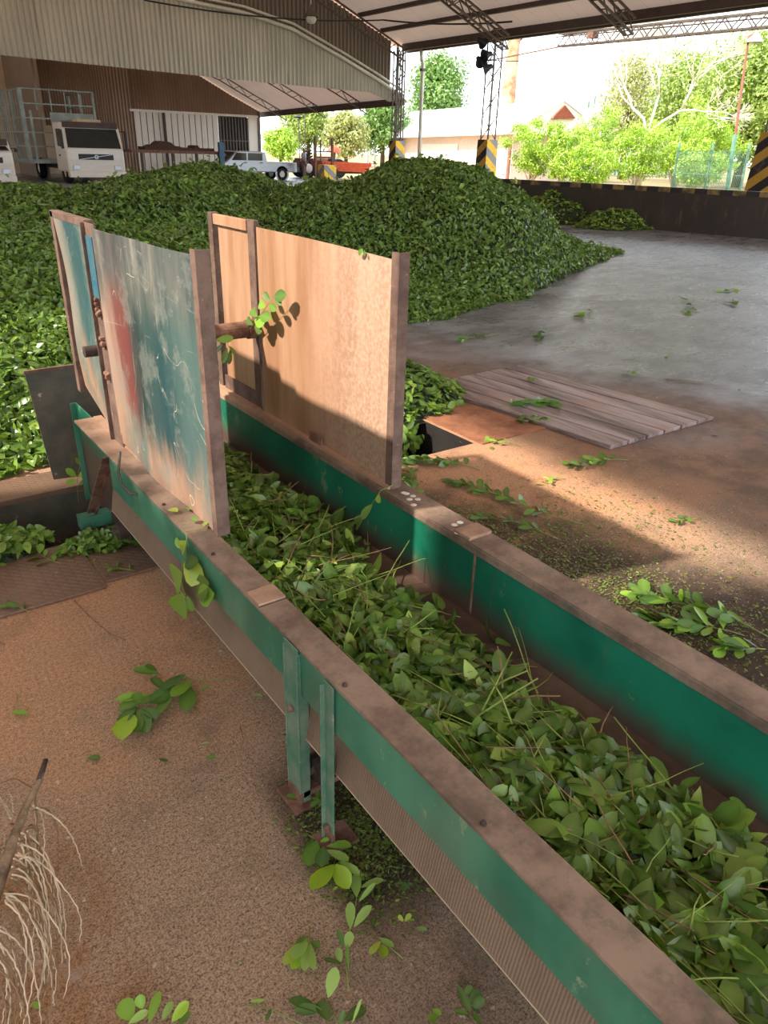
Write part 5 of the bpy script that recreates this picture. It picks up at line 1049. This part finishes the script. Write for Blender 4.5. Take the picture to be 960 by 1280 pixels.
w1, w2 = E1 + ax * 9 + back * 1.5, E2 - ax * .9 + back * .9; b = MB(); z_ = np.array([1, 1, 0]); b.prism([w1 * z_, w2 * z_, (w2 + back * 7) * z_, (w1 + back * 6) * z_], (0, 0, 2.95)); b.build('walls', M['pink'], t)
wm = w1 * .35 + w2 * .65; wn = -back * .03
for f0, f1, z0_, z1_, nm_, mt in ((.28, .62, .0, 2.3, 'bright_wall_panel', 'white'), (.42, .52, .9, 1.7, 'window', 'silver')):
    a_, c_ = (w1 * (1 - f0) + w2 * f0) * z_ + wn * (2 if nm_ == 'window' else 1), (w1 * (1 - f1) + w2 * f1) * z_ + wn * (2 if nm_ == 'window' else 1); MB().prism([a_ + [0, 0, z0_], c_ + [0, 0, z0_], c_ + [0, 0, z1_], a_ + [0, 0, z1_]], tuple(wn)).build(nm_, M[mt], t)
b = MB(); b.prism([E2 + back * .1 + ax * -.2, R2 + ax * -.2, B2 - back * .1 + ax * -.2], tuple(ax * .1)); b.build('gable_end', M['white'], t); b = MB(); b.prism([E2 * .35 + R2 * .65 + back * .5 - up * 3 + ax * -.08, R2 + ax * -.08 - up * 2, B2 * .3 + R2 * .7 - back * .3 - up * 3 + ax * -.08], tuple(ax * .2)); b.build('gable_trim', M['brick'], t)
for q_ in (E1 + back * .3 + ax * .3, E1 + ax * 3.5 + back * .3): MB().tube([q_ * z_, q_ * z_ + [0, 0, 2.3]], .16, 8).build('porch_post', M['white'], t)
q_ = E2 + back * .3; MB().tube([q_ * z_, q_ * z_ + [0, 0, 2.5]], .13, 8).build('porch_post', M['redpost'], t)
t = thing('chimney_stack', 'rusty pale chimney stack rising behind the white roof', 'chimney', tuple(PD(637, 190, 66) * [1, 1, 0]))
p0, p1, p2 = PD(634, 132, 66), PD(638, 100, 66), PD(644, 38, 66); b = MB().tube([p0 * [1, 1, 0], p0, p1, p2], [.85, .7, .58, .55], 14); b.build('stack', M['chim'], t, smooth=True); MB().tube([PD(643, 46, 66), PD(643.5, 38, 66)], .85, 14).build('collar', M['truss'], t)
# big barn with white roof at the right
t = thing('barn', 'large barn with a steep white roof and pale corrugated side', 'building', tuple(PD(780, 190, 56) * [1, 1, 0]))
pk, ev, ev2 = PD(815, 20, 68), PD(725, 132, 68), PD(905, 132, 78); off = norm(PD(560, 130, 98) - ev) * 30; off[2] = 0
b = MB(); b.prism([ev, pk, pk + [0, 0, .3], ev + [0, 0, .3]], tuple(off)); b.build('roof', M['roofw'], t)
b = MB(); z0p = lambda p: np.array([p[0], p[1], 0.]); b.prism([z0p(ev), z0p(ev2), ev2, pk, ev], tuple(norm(off) * .2)); b.build('gable_wall', M['corr_white'], t)
b = MB(); 
for i in range(30): f_ = (i + .5) / 30; q0 = z0p(ev) * (1 - f_) + z0p(ev2) * f_; top = np.interp(f_, [0, .5, 1], [ev[2], pk[2], ev2[2]]); b.bar(q0 - norm(off) * .05, q0 - norm(off) * .05 + [0, 0, top - .4], .12)
b.build('wall_ribs', M['greenp'], t)
t = thing('white_sign', 'white triangular sign hanging above the shrubs beside the gable', 'sign', tuple(PD(738, 150, 44))); MB().prism([PD(724, 136, 44), PD(750, 134, 44), PD(738, 166, 44)], (.1, .1, 0)).build('sheet', M['white'], t)
tag(MB().lathe([(0, .9), (.8, .8), (1.3, .4), (1.4, 0)], G(662, 214), 16).build('white_dome_tank', M['white'], org=tuple(G(662, 214)), smooth=True), 'low white rounded tank behind the shrubs', 'tank')
t = thing('street_lamp', 'thin rusty pole with a white lamp shade rising beyond the low wall', 'lamp', (32, 19.4, 0))
pA, pB = PX(912, 228, 32), PX(936, 45, 32); MB().tube([(pA[0], pA[1], 0), PX(919, 168, 32)], .09, 8).build('green_pole_base', M['greenp'], t); MB().tube([PX(919, 170, 32), pB], .05, 8).build('pole', M['redpost'], t)
pl = PX(944, 50, 32); MB().lathe([(.03, .3), (.1, .2), (.3, -.02), (.32, -.08)], pl, 16).build('lamp_shade', M['lampw'], t, smooth=True); MB().tube([pB, pl + [0, 0, .25]], .03, 6).build('arm', M['redpost'], t)
t = thing('mesh_fence', 'pale green wire mesh fence behind the shrubs at the right', 'fence', (31, 19, 0))
fa, fb = PX(845, 205, 31.6) * [1, 1, 0], PX(932, 205, 31.6) * [1, 1, 0]; b = MB()
for i in range(60): q_ = fa + (fb - fa) * i / 59; b.bar(q_, q_ + [0, 0, 2.], .012)
for z_i in (.1, .6, 1.1, 1.6, 2.): b.bar(fa + [0, 0, z_i], fb + [0, 0, z_i], .02)
b.build('mesh', M['greenp'], t)
for i in range(3): q_ = fa + (fb - fa) * i / 2; MB().tube([q_, q_ + [0, 0, 2.3]], .05, 8).build('fence_post', M['greenp'], t)

# ------------------------------------------------------------------ trees and shrubs
def crown_leaves(L, rg, c, rad, n, size, pal, shell=.75):
    d = norm(rg.normal(0, 1, (n, 3))); r_ = rg.uniform(shell, 1, (n, 1)) * (1 + .16 * np.sin(d[:, :1] * 9 + rg.rand() * 6) * np.cos(d[:, 2:] * 7))
    P = np.array(c) + d * r_ * np.array(rad); N = norm(d + rg.normal(0, .6, (n, 3))); R = rg.normal(0, 1, (n, 3)); D = norm(R - N * (R * N).sum(1, keepdims=True)); Ln = size * .8 * rg.uniform(.6, 1.3, n)
    P[:, 2] = np.maximum(P[:, 2], .05); L.add(P, D, N, Ln, Ln * .55, leafcol(rg, n, 0, pal), .2, .1)
PG = np.array([lin(c) for c in [(104, 120, 52), (138, 154, 70), (168, 184, 92), (196, 208, 120)]])
PYG = np.array([lin(c) for c in [(138, 176, 40), (166, 202, 54), (190, 220, 76), (212, 234, 104)]])
PD_ = np.array([lin(c) for c in [(60, 92, 44), (84, 122, 60), (112, 148, 80), (140, 168, 100)]])
POL = np.array([lin(c) for c in [(140, 132, 84), (170, 160, 104), (196, 180, 128), (150, 160, 84)]])
def tree(label, px, ytop, D, width_px, pal, n, seed, size=.25, name='tree', cat='tree', trunkh=.3, blobs=9, base_frac=.15, group=None):
    rg = np.random.RandomState(seed); base = PD(px, 190, D); base[2] = 0; top = PD(px, ytop, D)[2]; W = width_px / 1025 * D
    t = thing(name, label, cat, tuple(base), group); b = MB(); tp = base + [0, 0, top * .6]; b.tube([base, base + [.1, .05, top * .3], tp], [W * .03 + .05, W * .025 + .03, .04], 8)
    L = Leaves('mid')
    for i in range(blobs):
        f = (i + .5) / blobs; a = i * 2.4 + seed; zc = top * (base_frac + (1 - base_frac) * (.2 + .62 * f)); rr = W / 2 * (.62 if blobs > 1 else 1) * math.sin(math.pi * (.25 + .6 * f)); cc = base + np.array([math.cos(a) * rr * .75, math.sin(a) * rr * .75, zc])
        rz = (top - base_frac * top) * .22; crown_leaves(L, rg, cc, (W * .24, W * .24, rz), n // blobs, size, pal, .35); b.tube([base + [0, 0, top * (.15 + .3 * f)], (base + [0, 0, top * .4] + cc) / 2, cc], [.06, .045, .02], 5)
    crown_leaves(L, rg, base + [0, 0, top - (top * .18)], (W * .22, W * .22, top * .18), n // blobs, size, pal, .3)
    b.build('trunk', M['bark'], t, smooth=True); L.build('foliage', t); return t
GT = 'trees beyond the yard'; GS = 'yellow green shrubs behind the low wall'
tree('tall full green tree rising behind the white roof', 545, 66, 84, 105, PD_, 9000, 1, .45, group=GT)
tree('dark green tree under the rear eave, left of the downpipe', 478, 112, 76, 90, PD_, 6000, 2, .4, group=GT)
tree('mid green tree between the rear wall and the rusty posts', 385, 120, 80, 95, PG, 6000, 3, .4, group=GT)
tree('pale olive feathery tree behind the tractor', 432, 138, 66, 80, POL, 5000, 4, .35, group=GT)
tree('yellow green bushy tree right of the rear wall corner', 350, 158, 62, 60, PYG, 3500, 5, .3, group=GT)
tree('large olive green tree filling the upper right, behind the lamp pole', 930, 36, 50, 230, PG, 24000, 6, .3, blobs=16, base_frac=.05, group=GT)
tree('broad green tree left of the lamp pole, behind the bare tree', 850, 62, 58, 150, PG, 14000, 7, .3, blobs=12, base_frac=.05, group=GT)
tree('dry beige tree crown behind the bare white branches', 780, 66, 62, 110, POL, 5000, 8, .3, group=GT)
def shrub(label, px, ytop, D, width_px, seed):
    rg = np.random.RandomState(seed); base = PD(px, 190, D); base[2] = 0; top = PD(px, ytop, D)[2]; W = width_px / 1025 * D
    t = thing('shrub', label, 'shrub', tuple(base), GS); b = MB(); L = Leaves('mid')
    for i in range(13):
        a = i * 2.4 + seed; q = rg.uniform(.25, 1); e = base + np.array([math.cos(a) * W * .5 * q, math.sin(a) * W * .5 * q, top * rg.uniform(.72, 1.) * (1.08 - .42 * q)])
        m_ = base + (e - base) * .5 + rg.normal(0, .12, 3) - np.array([math.cos(a), math.sin(a), 0]) * W * .07; b.tube([base + rg.normal(0, .1, 3) * [1, 1, 0], m_, e], [.05, .035, .012], 5)
        for f in (.38, .62, .85, 1.0):
            c = base * (1 - f) + e * f if f < .5 else m_ * (1 - (f - .5) * 2) + e * ((f - .5) * 2)
            crown_leaves(L, rg, c + rg.normal(0, .1, 3), (W * .12, W * .12, top * .11), 150, .17, PYG, .15)
    b.build('stems', M['palebark'], t, smooth=True); L.build('foliage', t); return t
for i, (px_, yt, D_, wp, lb_) in enumerate([(668, 140, 32, 80, 'leftmost bright shrub, growing around the house gable'), (705, 150, 30, 70, 'low bright shrub under the brown gable'), (752, 128, 33, 90, 'bright shrub below the white triangular panel'), (800, 150, 30, 90, 'bright shrub with yellow leaves in front of the bare tree trunk'), (850, 118, 33, 110, 'tallest bright shrub, right of the bare tree'), (890, 140, 32, 80, 'bright shrub beside the green lamp pole base'), (735, 176, 28, 90, 'low bright shrub right behind the low wall top'), (872, 172, 28, 90, 'low bright shrub nearest the striped column')]):
    shrub(lb_, px_, yt, D_ + 12, wp * 1.15, 20 + i)
# bare white tree
t = thing('bare_tree', 'leafless pale branched tree standing among the green shrubs', 'tree', tuple(PD(805, 190, 44) * [1, 1, 0])); rg = np.random.RandomState(9); b = MB()
def grow(p, d, L_, r_, dep):
    q = p + d * L_; m_ = (p + q) / 2 + rg.normal(0, L_ * .05, 3); b.tube([p, m_, q], [r_, r_ * .85, r_ * .7], 6)
    if dep == 0: return
    for i in range(3 if dep > 2 else 4):
        nd = norm(d + rg.normal(0, .48, 3) + np.array([0, 0, .12])); grow(q, nd, L_ * rg.uniform(.62, .85), r_ * .62, dep - 1)
p0 = PD(806, 190, 44); p0[2] = 0; grow(p0, np.array([-.02, 0, 1.]), 2.9, .14, 6); b.build('branches', M['palebark'], t, smooth=True)
